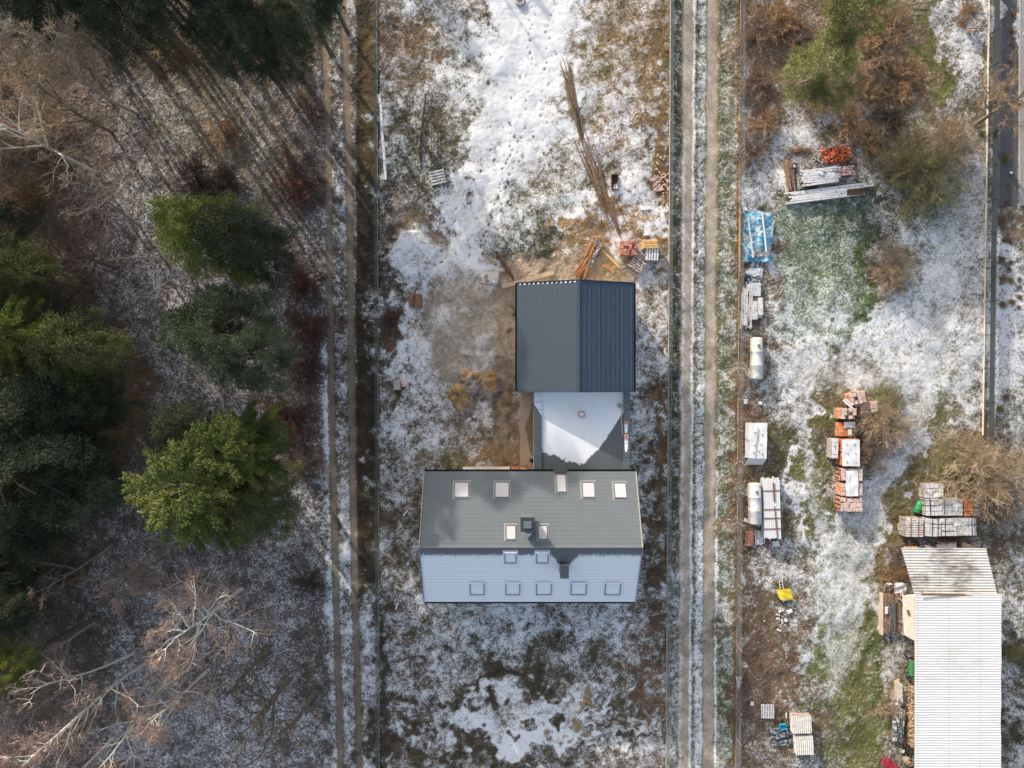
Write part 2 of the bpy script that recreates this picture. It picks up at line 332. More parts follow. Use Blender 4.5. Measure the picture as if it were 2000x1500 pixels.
# below the house
ell(1020, 1350, 300, 190, col=(0.10, 0.085, 0.06), cw=.9, snow=.50, warp=2); ell(960, 1215, 150, 55, col=DRK, cw=.5, snow=.66, warp=2.5); ell(1130, 1200, 110, 40, snow=.70, warp=2)
ell(835, 1300, 75, 90, snow=.60, warp=3); ell(975, 1300, 70, 60, snow=.62, warp=3); ell(1030, 1325, 60, 40, col=DRK, cw=.8, snow=.30, warp=3); ell(920, 1345, 80, 22, -10, col=DRK, cw=.8, snow=.28, warp=2.5)
ell(1010, 1400, 140, 40, -3, col=(0.24, 0.19, 0.13), cw=.6, snow=.82, warp=2.5); ell(1030, 1432, 110, 14, -3, snow=1.0, warp=2); ell(1125, 1393, 28, 14, -10, col=(0.34, 0.24, 0.12), cw=.9, snow=.25, warp=2); ell(1185, 1395, 18, 10, snow=.9, warp=2)
ell(1230, 1355, 8, 50, snow=.78, warp=1.5); ell(1000, 1475, 240, 30, col=DRK, cw=.8, snow=.33, warp=3); ell(770, 1440, 40, 70, col=DRK, cw=.8, snow=.3, warp=2.5); ell(810, 1425, 36, 14, 15, snow=.75, warp=2)
ell(1265, 1330, 32, 150, col=(0.16, 0.10, 0.065), cw=.9, snow=.36, warp=3); ell(1195, 1440, 60, 12, -8, snow=.75, warp=2); ell(1140, 1300, 60, 50, snow=.48, warp=3); ell(745, 1330, 10, 200, col=DRK, cw=.8, snow=.3)
# ---------------- gravel road
RC = [(-400, 1377), (0, 1376), (750, 1372), (1500, 1366), (1900, 1362)]
strip(RC, 67, 5, .8, col=(0.07, 0.085, 0.045), snow=.52)
strip([(y, x-54) for y, x in RC], 13, 5, .6, col=GRD, snow=.42); strip([(y, x-52) for y, x in RC], 12, 6, .6, col=(0.12, 0.10, 0.06), cw=.8, snow=.56, y0=1050, y1=3000, ysoft=80)
strip([(y, x-2) for y, x in RC], 10, 3, .5, snow=.64); strip([(y, x) for y, x in RC], 11, 4, .6, snow=.80, y0=850, y1=3000, ysoft=200)
strip([(y, x-31) for y, x in RC], [12, 12, 12, 12, 12], 3.5, .7, col=(0.42, 0.36, 0.29), cw=1, snow=.17)
strip([(y, x-20) for y, x in RC], 2.6, 2, .6, snow=.85); strip([(y, x-38) for y, x in RC], 3.5, 3, .8, snow=.62, y0=250, y1=3000, ysoft=100)
strip([(y, x+16) for y, x in RC], [11]*5, 3.5, .7, col=(0.40, 0.345, 0.275), cw=1, snow=.12)
strip([(y, x+29) for y, x in RC], 3, 3, 1, col=(0.15, 0.13, 0.07), snow=.35); strip([(y, x+30) for y, x in RC], 3, 3, .6, snow=.9, y0=950, y1=3000, ysoft=100)
strip([(y, x+50) for y, x in RC], 18, 5, .7, col=(0.13, 0.14, 0.065), snow=.52); strip([(y, x+70) for y, x in RC], 5, 4, 1.0, col=(0.22, 0.115, 0.05), cw=.95, snow=.12)
# ---------------- storage plot right of the road
ell(1560, 110, 130, 210, col=(0.21, 0.145, 0.085), cw=.95, snow=.42, warp=2.5); ell(1740, 110, 90, 200, col=(0.20, 0.14, 0.07), cw=.95, snow=.38, warp=2.5)
ell(1580, 235, 60, 45, snow=.85, warp=1.5); ell(1500, 330, 45, 70, snow=.80, warp=2); ell(1555, 270, 40, 30, snow=.8); ell(1690, 205, 45, 22, 10, snow=.72, warp=2); ell(1470, 200, 14, 60, snow=.62, warp=2)
ell(1822, 130, 20, 110, col=(0.15, 0.155, 0.045), cw=.95, snow=.22, warp=1.5); ell(1858, 90, 14, 120, snow=.7, warp=1.5); ell(1895, 110, 28, 130, snow=.85, warp=1.5); ell(1900, 200, 26, 50, snow=.6, warp=2)
ell(1790, 330, 90, 80, col=OLV, cw=.7, snow=.50, warp=2.5); ell(1835, 400, 26, 90, col=(0.13, 0.135, 0.045), cw=.9, snow=.40, warp=1.5); ell(1890, 450, 35, 200, snow=.78, warp=2, col=(0.16, 0.12, 0.09), cw=.7)
ell(1610, 530, 90, 152, 0, soft=.1, warp=.5, power=6, col=(0.11, 0.16, 0.075), cw=1, snow=.56); ell(1660, 430, 40, 50, col=(0.045, 0.085, 0.06), cw=.8, snow=.44, warp=2.5); ell(1690, 540, 14, 130, col=(0.07, 0.12, 0.03), cw=.9, snow=.42, warp=1.5); ell(1560, 600, 60, 60, snow=.68, warp=2)
ell(1512, 560, 9, 150, 0, snow=.90, warp=.8, power=4); ell(1735, 430, 40, 80, col=(0.12, 0.10, 0.06), cw=.6, snow=.66, warp=2); ell(1820, 560, 90, 130, 8, snow=.82, warp=2.5); ell(1750, 540, 40, 50, col=(0.25, 0.17, 0.09), cw=.7, snow=.5, warp=2)
ell(1690, 690, 150, 60, -8, snow=.93, warp=2.5); ell(1560, 700, 60, 60, snow=.85, warp=2); ell(1810, 690, 70, 150, 12, snow=.88, warp=2.5); ell(1620, 730, 50, 35, -30, col=OLV, cw=.8, snow=.42, warp=2.5); ell(1750, 700, 60, 60, snow=.98, warp=2)
ell(1480, 640, 40, 200, col=(0.15, 0.11, 0.065), cw=.8, snow=.48, warp=2); ell(1540, 800, 45, 110, snow=.74, warp=2.5); ell(1600, 800, 30, 70, 10, col=(0.14, 0.145, 0.05), cw=.9, snow=.32, warp=2); ell(1690, 800, 80, 60, col=(0.16, 0.13, 0.07), cw=.9, snow=.38, warp=2)
ell(1450, 900, 16, 160, col=(0.24, 0.12, 0.055), cw=.9, snow=.2, warp=1.5); ell(1480, 1000, 50, 200, col=(0.16, 0.11, 0.06), cw=.7, snow=.42, warp=2); ell(1535, 900, 25, 110, 10, col=(0.09, 0.10, 0.04), cw=.8, snow=.40, warp=2); ell(1575, 880, 16, 200, -3, snow=.95, warp=2)
ell(1602, 980, 18, 130, -5, col=(0.14, 0.15, 0.05), cw=.9, snow=.35, warp=2); ell(1730, 960, 20, 110, 30, soft=.5, snow=1.0, warp=1.2); ell(1680, 1050, 50, 70, 20, snow=.85, warp=1.5); ell(1780, 980, 34, 130, 25, col=(0.15, 0.13, 0.055), cw=.9, snow=.25, warp=2)
ell(1835, 830, 30, 110, 12, col=(0.14, 0.145, 0.05), cw=.8, snow=.45, warp=2); ell(1900, 760, 28, 100, snow=.85, warp=2); ell(1900, 930, 100, 90, col=(0.24, 0.18, 0.10), cw=.8, snow=.3, warp=2); ell(1770, 870, 20, 60, 30, snow=.8)
ell(1640, 1200, 70, 150, 0, snow=.72, warp=2.5, col=(0.15, 0.155, 0.065), cw=.8); ell(1640, 1120, 46, 90, -8, snow=.90, warp=2); ell(1520, 1110, 50, 40, snow=.78, warp=2); ell(1660, 1380, 60, 180, -10, col=(0.15, 0.165, 0.05), cw=.95, snow=.42, warp=2); ell(1710, 1340, 16, 200, -4, col=(0.10, 0.13, 0.035), cw=.8, snow=.36, warp=1.5)
ell(1500, 1300, 62, 140, col=(0.16, 0.105, 0.065), cw=.95, snow=.40, warp=2.5); ell(1460, 1380, 30, 220, col=(0.13, 0.085, 0.06), cw=.9, snow=.30, warp=2); ell(1590, 1260, 18, 80, snow=.75, warp=2); ell(1520, 1450, 70, 60, snow=.40, warp=2, col=(0.15, 0.10, 0.065), cw=.8)
ell(1735, 1280, 14, 130, snow=.75, warp=1.5); ell(1740, 1130, 30, 60, col=(0.22, 0.15, 0.07), cw=.8, snow=.3, warp=2); ell(1740, 1400, 20, 120, col=(0.24, 0.18, 0.08), cw=.7, snow=.45, warp=2); ell(1980, 1250, 40, 260, snow=.72, warp=2.5, col=(0.10, 0.08, 0.05), cw=.8); ell(1985, 1270, 22, 50, col=GRD, cw=.9, snow=.25, warp=2); ell(1985, 1400, 18, 40, col=GRD, cw=.9, snow=.3, warp=2)
ell(1960, 1100, 50, 50, col=BRN, cw=.8, snow=.5, warp=2.5); ell(1970, 600, 40, 260, snow=.88, warp=1.5); ell(1970, 800, 40, 50, snow=.6, warp=2); ell(1980, 440, 30, 60, col=(0.2, .15, .1), cw=.8, snow=.4, warp=1.5)
# smooth worn or trodden surfaces: compacted frost of the vehicle path, trodden snow, levelled sand
SMO = np.zeros((ny, nx))
def path(pts, hw, soft, snow, sw, smooth, col=None, cw=0):
    d = np.full((ny, nx), 1e9)
    for (x0_, y0_), (x1_, y1_) in zip(pts[:-1], pts[1:]):
        ux, uy = x1_-x0_, y1_-y0_; t_ = np.clip(((GX-x0_)*ux+(GY-y0_)*uy)/(ux*ux+uy*uy), 0, 1); d = np.minimum(d, np.hypot(GX-x0_-t_*ux, GY-y0_-t_*uy))
    w = 1-sm(d+wx*.5, hw-soft, hw+soft); setw(w, col, cw, snow, sw); np.maximum(SMO, w*smooth, out=SMO)
path([(1862, 400), (1835, 560), (1822, 680), (1790, 790), (1752, 880), (1715, 960), (1685, 1050)], 30, 16, .80, .8, .75)
path([(1900, 420), (1890, 640), (1870, 760)], 16, 10, .76, .7, .6)
path([(1690, 1010), (1655, 1080), (1640, 1170), (1640, 1300)], 38, 20, .78, .8, .65)
path([(1575, 690), (1570, 860), (1590, 1000), (1640, 1090)], 14, 10, .78, .7, .6)
path([(1560, 728), (1700, 728), (1810, 715)], 40, 22, .80, .8, .7)
path([(1050, -40), (1030, 140), (1000, 300), (945, 430), (900, 540)], 55, 40, .92, .5, .7)
path([(1230, 560), (1262, 500), (1195, 455)], 12, 8, .88, .6, .7)
path([(905, 600), (900, 690)], 62, 30, .34, .9, .8, (0.43, 0.375, 0.30), .85)
ell(925, 738, 34, 18, -15, soft=.6, col=(0.46, 0.28, 0.11), cw=.85, snow=.2); ell(898, 775, 20, 13, soft=.6, col=(0.48, 0.30, 0.12), cw=.9, snow=.2); ell(868, 600, 30, 24, snow=.62, warp=2)
ell(940, 770, 34, 30, -30, col=(0.26, 0.22, 0.20), cw=.7, snow=.42, warp=2); ell(970, 730, 10, 60, 10, col=(0.20, 0.16, 0.13), cw=.6, snow=.3, warp=2); ell(950, 690, 40, 20, 40, snow=.52, warp=2)
ell(803, 497, 40, 42, soft=.3, warp=.3, snow=.86, h=.25); ell(803, 497, 44, 46, soft=.1, warp=.3, snow=.9, sw=.2)
ell(890, 60, 50, 110, -34, soft=.7, col=(0.09, 0.10, 0.06), cw=.7, snow=.68, warp=1.5); ell(940, 115, 34, 40, soft=.7, snow=.95)
ell(850, 20, 30, 90, -34, soft=.8, snow=.66, warp=1.5); ell(905, 160, 40, 60, -34, soft=.8, snow=.74, warp=1.5)
path([(1090, 540), (1220, 530)], 26, 14, .22, .8, .7); path([(1000, 560), (985, 880)], 22, 12, .20, .8, .6)
# fine patterning of the snow field and relief
isf = sm(-(GX-632), -6, 6)
SN = SN*(1-.04*(1-sm(SN, .7, 1.0))); SN = np.where(plot, SN*(1-.11*(1-sm(SN, .72, 1.0))), SN)
roadw = sm(GX, 1300, 1312)*(1-sm(GX, 1436, 1446))
patch = (1-sm(np.abs(GX-1610), 84, 92))*(1-sm(np.abs(GY-530), 144, 152))
SN += (1-roadw)*(1-.55*patch)*(1-.3*plot)*(1-.55*SMO)*((1-isf)*(0.06*n05+0.065*n1+0.06*n3+0.03*n02)+isf*(0.035*n02+0.03*n05+0.04*n1+.03*n3))+roadw*(.03*n02+.05*n05+.04*n1)
roadm = np.zeros((ny, nx))
for xc_, hw_, pts in ((-31, 11, RC), (16, 11, RC)):
    xc = np.interp(GY, [p[0] for p in pts], [p[1]+xc_ for p in pts]); roadm = np.maximum(roadm, 1-sm(np.abs(GX-xc)-hw_, -2, 4))
for pts in (RUT1, RUT2):
    xc = np.interp(GY, [p[0] for p in pts], [p[1] for p in pts]); roadm = np.maximum(roadm, 1-sm(np.abs(GX-xc)-6, -2, 4))
HT += 0.05*n3*(1-.5*roadm)+(1-roadm)*(0.010*n1+0.006*n05+0.005*n02)-0.035*roadm
HT += .03*(1-sm(SN, .35, .7))*(1-roadm)*np.abs(n02)
# footprints, paths of small dents
fr = random.Random(5)
def dents(p0, p1, n, spread, s=(3, 5), depth=.10):
    for i in range(n):
        t = i/max(1, n-1); cx = p0[0]+(p1[0]-p0[0])*t+fr.gauss(0, spread); cy = p0[1]+(p1[1]-p0[1])*t+fr.gauss(0, spread*.6)
        a = math.degrees(math.atan2(p1[1]-p0[1], p1[0]-p0[0]))+fr.uniform(-20, 20); r = fr.uniform(*s)
        m = 14; ix = np.where(np.abs(1000+24*gx-cx) < m)[0]; iy = np.where(np.abs(750-24*gy-cy) < m)[0]
        if not len(ix) or not len(iy): continue
        sl = (slice(iy[0], iy[-1]+1), slice(ix[0], ix[-1]+1)); u = GX[sl]-cx; v = GY[sl]-cy; c, s_ = math.cos(R(a)), math.sin(R(a))
        w = 1-sm(np.sqrt(((u*c+v*s_)/r)**2+((-u*s_+v*c)/(r*.6))**2), .6, 1.2)
        HT[sl] -= depth*w*.5; SN[sl] -= .30*w
dents((1040, 10), (1020, 250), 26, 5, (2, 3.5)); dents((1000, 60), (1030, 300), 6, 16, (2, 5)); dents((1010, 260), (985, 360), 22, 8, (2, 4)); dents((1075, 20), (1060, 240), 16, 7, (2, 4))
dents((985, 360), (930, 500), 26, 6, (2, 4)); dents((870, 420), (850, 560), 16, 18, (2, 4)); dents((850, 560), (790, 700), 20, 12, (2, 5)); dents((800, 700), (800, 850), 20, 18, (2, 5))
dents((960, 60), (1010, 400), 8, 20, (4, 6)); dents((800, 850), (820, 1000), 12, 20, (2, 4)); dents((880, 430), (960, 300), 14, 10, (2, 4))
SN = np.where(SN > .52, .52+(SN-.52)*.74, SN)
SN = np.where(plot, np.minimum(SN, .74), SN); HT += 0
far = (np.abs(X) > 60) | (np.abs(Y) > 50)
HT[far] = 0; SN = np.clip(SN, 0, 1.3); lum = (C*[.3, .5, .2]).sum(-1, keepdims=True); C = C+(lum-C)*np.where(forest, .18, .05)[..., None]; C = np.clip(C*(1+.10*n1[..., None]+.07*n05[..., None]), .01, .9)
gm, nt, N, L, B = nodes('frosted_ground')
g = N.new("ShaderNodeNewGeometry"); at = N.new("ShaderNodeAttribute"); at.attribute_name = 'base'; a2 = N.new("ShaderNodeAttribute"); a2.attribute_name = 'snow'
pos = g.outputs['Position']
f1 = noise(nt, pos, 4.2, 6, 1.9, .72); f2 = noise(nt, pos, 10.0, 4, 1.2, .7); f3 = noise(nt, pos, 1.1, 4, .8, .6)
f0 = noise(nt, pos, 1.5, 5, 2.0, .62)
fine = mth(nt, 'ADD', mth(nt, 'MULTIPLY', f0, .26), mth(nt, 'ADD', mth(nt, 'MULTIPLY', f1, .46), mth(nt, 'MULTIPLY', f2, .30)))
a3 = N.new("ShaderNodeAttribute"); a3.attribute_name = 'smooth_ground'
d = mth(nt, 'MULTIPLY_ADD', mth(nt, 'SUBTRACT', fine, .51), mth(nt, 'MULTIPLY_ADD', a3.outputs['Fac'], -2.3, 3.6), a2.outputs['Fac'])
sn = ramp(nt, d, .38, .80)
bc = mixc(nt, ramp(nt, f2, .3, .7), mixc(nt, 1.0, at.outputs['Color'], (.62, .6, .6), 'MULTIPLY'), mixc(nt, 1.0, at.outputs['Color'], (1.38, 1.36, 1.34), 'MULTIPLY'))
bc = mixc(nt, mth(nt, 'MULTIPLY', ramp(nt, f3, .5, .72), .35), bc, (0.19, 0.14, 0.075))
snc = mixc(nt, ramp(nt, f1, .35, .65), (.74, .755, .775), (.84, .85, .865))
L.new(mixc(nt, mth(nt, 'MULTIPLY', sn, mth(nt, 'MULTIPLY_ADD', ramp(nt, a2.outputs['Fac'], .45, .85), .32, .64)), bc, snc), B.inputs['Base Color'])
B.inputs['Roughness'].default_value = .85; B.inputs['Specular IOR Level'].default_value = .2
bp = N.new("ShaderNodeBump"); bp.inputs['Strength'].default_value = .55; bp.inputs['Distance'].default_value = .05; L.new(fine, bp.inputs['Height']); L.new(bp.outputs[0], B.inputs['Normal'])
V = np.stack([X, Y, HT], -1).reshape(-1, 3)
zone = np.full((ny, nx), 4)
zone[GX < 1441] = 3; zone[GX < 1308-(GY)*.006] = 2; zone[GX < 736] = 1; zone[GX < 622+GY*.018] = 0
idx = np.arange(ny*nx).reshape(ny, nx)
Fq = np.stack([idx[:-1, :-1], idx[:-1, 1:], idx[1:, 1:], idx[1:, :-1]], -1).reshape(-1, 4); zf = zone[:-1, :-1].ravel()
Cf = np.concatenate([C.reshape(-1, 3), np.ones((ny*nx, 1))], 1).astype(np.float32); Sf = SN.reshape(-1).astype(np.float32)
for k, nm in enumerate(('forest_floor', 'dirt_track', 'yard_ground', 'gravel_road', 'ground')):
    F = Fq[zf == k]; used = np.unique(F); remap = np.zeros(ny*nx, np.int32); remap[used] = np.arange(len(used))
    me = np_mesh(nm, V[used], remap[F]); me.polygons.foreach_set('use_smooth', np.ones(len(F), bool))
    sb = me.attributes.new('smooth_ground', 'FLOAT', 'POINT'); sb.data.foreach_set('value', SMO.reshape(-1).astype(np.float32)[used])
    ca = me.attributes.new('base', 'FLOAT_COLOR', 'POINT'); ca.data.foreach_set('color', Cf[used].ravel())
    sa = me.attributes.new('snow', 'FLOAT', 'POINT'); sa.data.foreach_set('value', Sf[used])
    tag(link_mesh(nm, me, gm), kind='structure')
def field(px, py, A):
    ix = int(np.clip(np.searchsorted(gx, (px-1000)/24), 0, nx-1)); iy = int(np.clip(np.searchsorted(gy, (750-py)/24), 0, ny-1)); return A[iy, ix]

# ------------------------------------------------------------ dry grass and fallen leaves (uncountable)
def scatter(name, n, prob, length, width, lift, material, seed, zmin=0.0, flat=False):
    r = np.random.default_rng(seed); m = n*6
    x = r.uniform(-42.5, 42.5, m); y = r.uniform(-32, 32, m)
    ix = np.clip(np.searchsorted(gx, x), 0, nx-1); iy = np.clip(np.searchsorted(gy, y), 0, ny-1)
    keep = r.random(m) < prob[iy, ix]; x, y, ix, iy = x[keep][:n], y[keep][:n], ix[keep][:n], iy[keep][:n]
    k = len(x); z = HT[iy, ix]; a = r.uniform(0, 2*math.pi, k); l = r.uniform(*length, k); w = r.uniform(*width, k); up = r.uniform(*lift, k)
    dx, dy = np.cos(a), np.sin(a); p = np.stack([x, y, z-.01], -1); q = np.stack([-dy*w/2, dx*w/2, np.zeros(k)], -1); t = np.stack([dx*l, dy*l, up], -1)
    if flat: Vv = np.stack([p-q+[0, 0, .02], p+q+[0, 0, .02], p+q+t, p-q+t], 1).reshape(-1, 3); F = np.arange(k*4).reshape(-1, 4)
    else: Vv = np.stack([p-q, p+q, p+t], 1).reshape(-1, 3); F = np.arange(k*3).reshape(-1, 3)
    return tag(link_mesh(name, np_mesh(name, Vv, F), material), kind='stuff')
hasveg = (1-roadm)*(1-sm(SN, .35, .62))
inyard = sm(GX, 736, 744)
rust = sm(C[..., 0]-C[..., 1]*1.25, .01, .05)
grn = sm(C[..., 1]*1.12-C[..., 0], 0.0, .02)
o = scatter('dry_grass', 80000, np.clip(hasveg*inyard*(.15+rust)*(1-grn), 0, 1), (.08, .30), (.018, .05), (.03, .22), leaf_mat('dry_grass_blades', (0.30, 0.19, 0.09), (0.20, 0.14, 0.08), var=.5), 21)
tag(o, 'dry brown grass and weeds standing out of the thin snow', 'dry grass')
o = scatter('grass', 70000, np.clip(hasveg*inyard*(.06+grn), 0, 1), (.06, .20), (.02, .05), (.02, .12), leaf_mat('green_grass_blades', (0.16, 0.165, 0.06), (0.11, 0.12, 0.045), var=.5), 22)
tag(o, 'short green grass showing through the frost', 'grass')
o = scatter('fallen_leaves', 70000, isf*(1-roadm)*.7, (.06, .13), (.04, .09), (.0, .05), M['leaf_brown'], 23, flat=True)
tag(o, 'brown fallen leaves scattered over the snowy forest floor', 'fallen leaves')
# ------------------------------------------------------------ trees
def fast_tube(V, F, pts, rads, k):
    n0 = len(V); m = len(pts)
    for i in range(m):
        p = pts[i]; d = pts[min(i+1, m-1)]-pts[max(i-1, 0)]
        if d.length < 1e-6: d = Vector((0, 0, 1))
        d.normalize(); up = Vector((0, 0, 1)) if abs(d.z) < .9 else Vector((1, 0, 0))
        u = d.cross(up).normalized(); w = u.cross(d)
        for j in range(k):
            a = 2*math.pi*j/k; q = p+(u*math.cos(a)+w*math.sin(a))*rads[i]; V.append((q.x, q.y, q.z))
    for i in range(m-1):
        for j in range(k):
            a = n0+i*k+j; b = n0+i*k+(j+1) % k; F.append((a, b, b+k, a+k))
def grow(rd, p, d, L, r, n, wob, lift):
    pts = [p.copy()]; rs = [r]; seg = L/n; d = d.normalized()
    for i in range(n):
        d = (d+Vector((rd.gauss(0, wob), rd.gauss(0, wob), rd.gauss(0, wob)+lift))).normalized()
        p = p+d*seg; pts.append(p.copy()); rs.append(r*(1-.75*(i+1)/n))
    return pts, rs
def at_t(pts, t):
    f = t*(len(pts)-1); i = min(int(f), len(pts)-2); return pts[i].lerp(pts[i+1], f-i), (pts[i+1]-pts[i]).normalized()
def side(rd, d, ang):
    ax = d.cross(Vector((rd.gauss(0, 1), rd.gauss(0, 1), rd.gauss(0, 1)))).normalized()
    return Matrix.Rotation(ang, 3, ax) @ d
def bare_meshes(seed, h, spread, r0, nmain=12, first=.45, curve=.06, sub=6, twig=6, tlet=3, tr=.011, lift=.06, wid=1.0, ang=(.6, 1.1), lean=(0, 0)):
    rd = random.Random(seed); V1, F1, V2, F2 = [], [], [], []
    tp, trr = grow(rd, Vector((0, 0, -.2)), Vector((lean[0], lean[1], 1)), h, r0, 12, .05, .03); trr[-1] = r0*.12; fast_tube(V1, F1, tp, trr, 7)
    for i in range(nmain):
        t = first+(1-first)*(i+.5)/nmain*.98; p, d = at_t(tp, t); Lb = spread*(1.15-.75*(t-first)/(1-first))*rd.uniform(.75, 1.15)
        bp_, br = grow(rd, p, side(rd, d, rd.uniform(*ang)), Lb, r0*.55*(1.25-t), 7, .13, lift); fast_tube(V1, F1, bp_, br, 5)
        for j in range(sub):
            t2 = rd.uniform(.2, 1); q, d2 = at_t(bp_, t2); L2 = Lb*.48*rd.uniform(.6, 1.2)*(1.2-t2*.6)
            sp, sr = grow(rd, q, side(rd, d2, rd.uniform(.4, 1.0)), L2, max(.026, r0*.17), 5, .16, .04); fast_tube(V1 if j < sub//2 else V2, F1 if j < sub//2 else F2, sp, sr, 4)
            for k in range(twig):
                t3 = rd.uniform(.15, 1); q3, d3 = at_t(sp, t3); L3 = L2*.5*rd.uniform(.5, 1.2)
                ep, er = grow(rd, q3, side(rd, d3, rd.uniform(.4, 1.0)), L3, tr, 3, .18, .03); er = [tr, tr*.8, tr*.7, tr*.5]; fast_tube(V2, F2, ep, er, 3)
                for l in range(tlet):
                    q4, d4 = at_t(ep, rd.uniform(.1, 1)); fp, fr_ = grow(rd, q4, side(rd, d4, rd.uniform(.4, .9)), L3*.55, tr*.8, 2, .15, 0); fast_tube(V2, F2, fp, [tr*.8]*3, 3)
    return (np_mesh('trunk', V1, F1), np_mesh('twigs', V2, F2))
def shrub_mesh(seed, r, h, stems=44, subs=9, tw=4, thick=.0075, flat=.2):
    rd = random.Random(seed); V, F = [], []
    for i in range(stems):
        a = rd.uniform(0, 2*math.pi); el = rd.uniform(flat, 1.4); L = r*rd.uniform(.7, 1.1) if el < .9 else h*rd.uniform(.7, 1.05)
        p = Vector((rd.gauss(0, .12*r), rd.gauss(0, .12*r), 0)); d = Vector((math.cos(a)*math.cos(el), math.sin(a)*math.cos(el), math.sin(el)))
        sp, sr = grow(rd, p, d, L, thick*1.9, 5, .14, -.03); fast_tube(V, F, sp, sr, 3)
        for j in range(subs):
            q, d2 = at_t(sp, rd.uniform(.25, 1)); tp, t_r = grow(rd, q, side(rd, d2, rd.uniform(.3, .9)), L*rd.uniform(.2, .45), thick, 3, .18, .02); fast_tube(V, F, tp, [thick]*4, 3)
            for k in range(tw):
                q, d3 = at_t(tp, rd.uniform(.2, 1)); up_, u_r = grow(rd, q, side(rd, d3, rd.uniform(.4, .9)), L*rd.uniform(.08, .2), thick*.8, 2, .2, 0); fast_tube(V, F, up_, [thick*.8]*3, 3)
    return np_mesh('branches', V, F)
def blades(r, base, dirs, length, width, droop=0.0):
    k = len(base); side_ = np.cross(dirs, r.standard_normal((k, 3))); side_ /= np.linalg.norm(side_, axis=1)[:, None]+1e-9
    l = length[:, None]; w = width[:, None]; tip = base+dirs*l; tip[:, 2] -= droop*length
    V = np.stack([base-side_*w*.3, base+side_*w*.3, tip+side_*w*.5, tip-side_*w*.5], 1).reshape(-1, 3)
    mid = base+dirs*l*.5
    V = np.stack([base, mid+side_*w*.5, tip, mid-side_*w*.5], 1).reshape(-1, 3)
    return V, np.arange(k*4).reshape(-1, 4)
def unit(a): return a/(np.linalg.norm(a, axis=-1, keepdims=True)+1e-9)
def conifer_meshes(kind, seed):       # unit tree: crown radius 1 about (0,0,0) .. scaled by caller; z semi-axis 1
    r = np.random.default_rng(seed); rd = random.Random(seed); V1, F1 = [], []
    if kind == 'pine':                 # rounded clumps of needles at branch ends
        n = 85; th = r.uniform(0, 2*np.pi, n); cz = r.uniform(-.45, 1, n); rr = np.sqrt(1-cz**2)*r.uniform(.55, 1.05, n)*(1+.22*np.sin(th*3+seed)+.12*np.sin(th*5+2*seed))
        cen = np.stack([rr*np.cos(th), rr*np.sin(th), cz*r.uniform(.55, 1, n)], -1); cr = r.uniform(.15, .29, n)
        per = 520; c = np.repeat(cen, per, 0); rad = np.repeat(cr, per); d = unit(r.standard_normal((n*per, 3))+np.array([0, 0, .35])); base = c+d*(rad*r.uniform(.55, 1.0, n*per))[:, None]*np.array([1, 1, .75])
        dirs = unit(d+.5*r.standard_normal((n*per, 3))+np.array([0, 0, .2])); ln = r.uniform(.035, .065, n*per); wd = r.uniform(.009, .016, n*per)
    elif kind == 'feather':            # long drooping feathery sprays
        B_, D_, L_ = [], [], []
        for i in range(190):
            a = rd.uniform(0, 2*math.pi); z0 = rd.uniform(-.55, .9); prof = math.sqrt(max(.05, 1-((z0+.25)/1.3)**2)); L = prof*rd.uniform(.55, 1.05)*(1+.16*math.sin(3*a+seed)+.1*math.sin(7*a))
            m = int(78*L)+26; t = np.sqrt(r.uniform(.08, 1, m)); dr = np.array([math.cos(a), math.sin(a)]); ax = np.stack([dr[0]*t*L, dr[1]*t*L, z0+.25*t*L-.55*(t*L)**2*(.6-z0*.3)], -1)
            for k in range(m):
                for sgn in (-1, 1):
                    ang = a+sgn*r.uniform(.35, .95); wl = .17*(1-t[k]*.55)*r.uniform(.5, 1.2)
                    nsub = 4
                    for q in range(nsub):
                        f = q/nsub; b = ax[k]+np.array([math.cos(ang), math.sin(ang), -.15])*wl*f+r.normal(0, .006, 3)
                        B_.append(b); D_.append((math.cos(ang+r.normal(0, .35)), math.sin(ang+r.normal(0, .35)), r.normal(.05, .25))); L_.append(wl*.5)
        base = np.array(B_); dirs = unit(np.array(D_)); ln = np.array(L_)*.75+.012; wd = r.uniform(.008, .014, len(ln))
    else:                              # spruce-like: irregular lobes of short sprays
        n = 420; th = r.uniform(0, 2*np.pi, n); z = 1-2*r.uniform(0, 1, n)**.7*.85; prof = np.clip(1-((z+.35)/1.4)**2, .03, 1)**.6
        rr = prof*np.sqrt(r.uniform(.12, 1.05, n))*(1+.22*np.sin(th*4+seed)+.15*np.sin(th*7+seed*3)); cen = np.stack([rr*np.cos(th), rr*np.sin(th), z-.15*rr], -1)
        per = 110; c = np.repeat(cen, per, 0); out = np.repeat(np.stack([np.cos(th), np.sin(th), -.15+0*th], -1), per, 0)
        s_ = r.normal(0, 1, (n*per, 3))*np.array([.06, .06, .035])+out*r.uniform(-.1, .12, (n*per, 1)); base = c+s_
        dirs = unit(out*.8+.75*r.standard_normal((n*per, 3))*np.array([1, 1, .6])); ln = r.uniform(.038, .072, n*per); wd = r.uniform(.009, .017, n*per)
    V, F = blades(r, base, dirs, ln, wd); crown = np_mesh('crown', V, F)
    for i in range(26):                # limbs
        a = rd.uniform(0, 2*math.pi); z0 = rd.uniform(-.7, .7); L = math.sqrt(1-z0*z0)*rd.uniform(.6, .85)
        fast_tube(V1, F1, [Vector((0, 0, z0-.15)), Vector((math.cos(a)*L*.5, math.sin(a)*L*.5, z0)), Vector((math.cos(a)*L, math.sin(a)*L, z0-.02))], [.022, .014, .005], 4)
    return crown, np_mesh('limbs', V1, F1)
_con = {}
for kind, sds in (('pine', (3, 8)), ('feather', (4,)), ('spruce', (5, 9, 12))):
    for s_ in sds: _con.setdefault(kind, []).append(conifer_meshes(kind, s_))
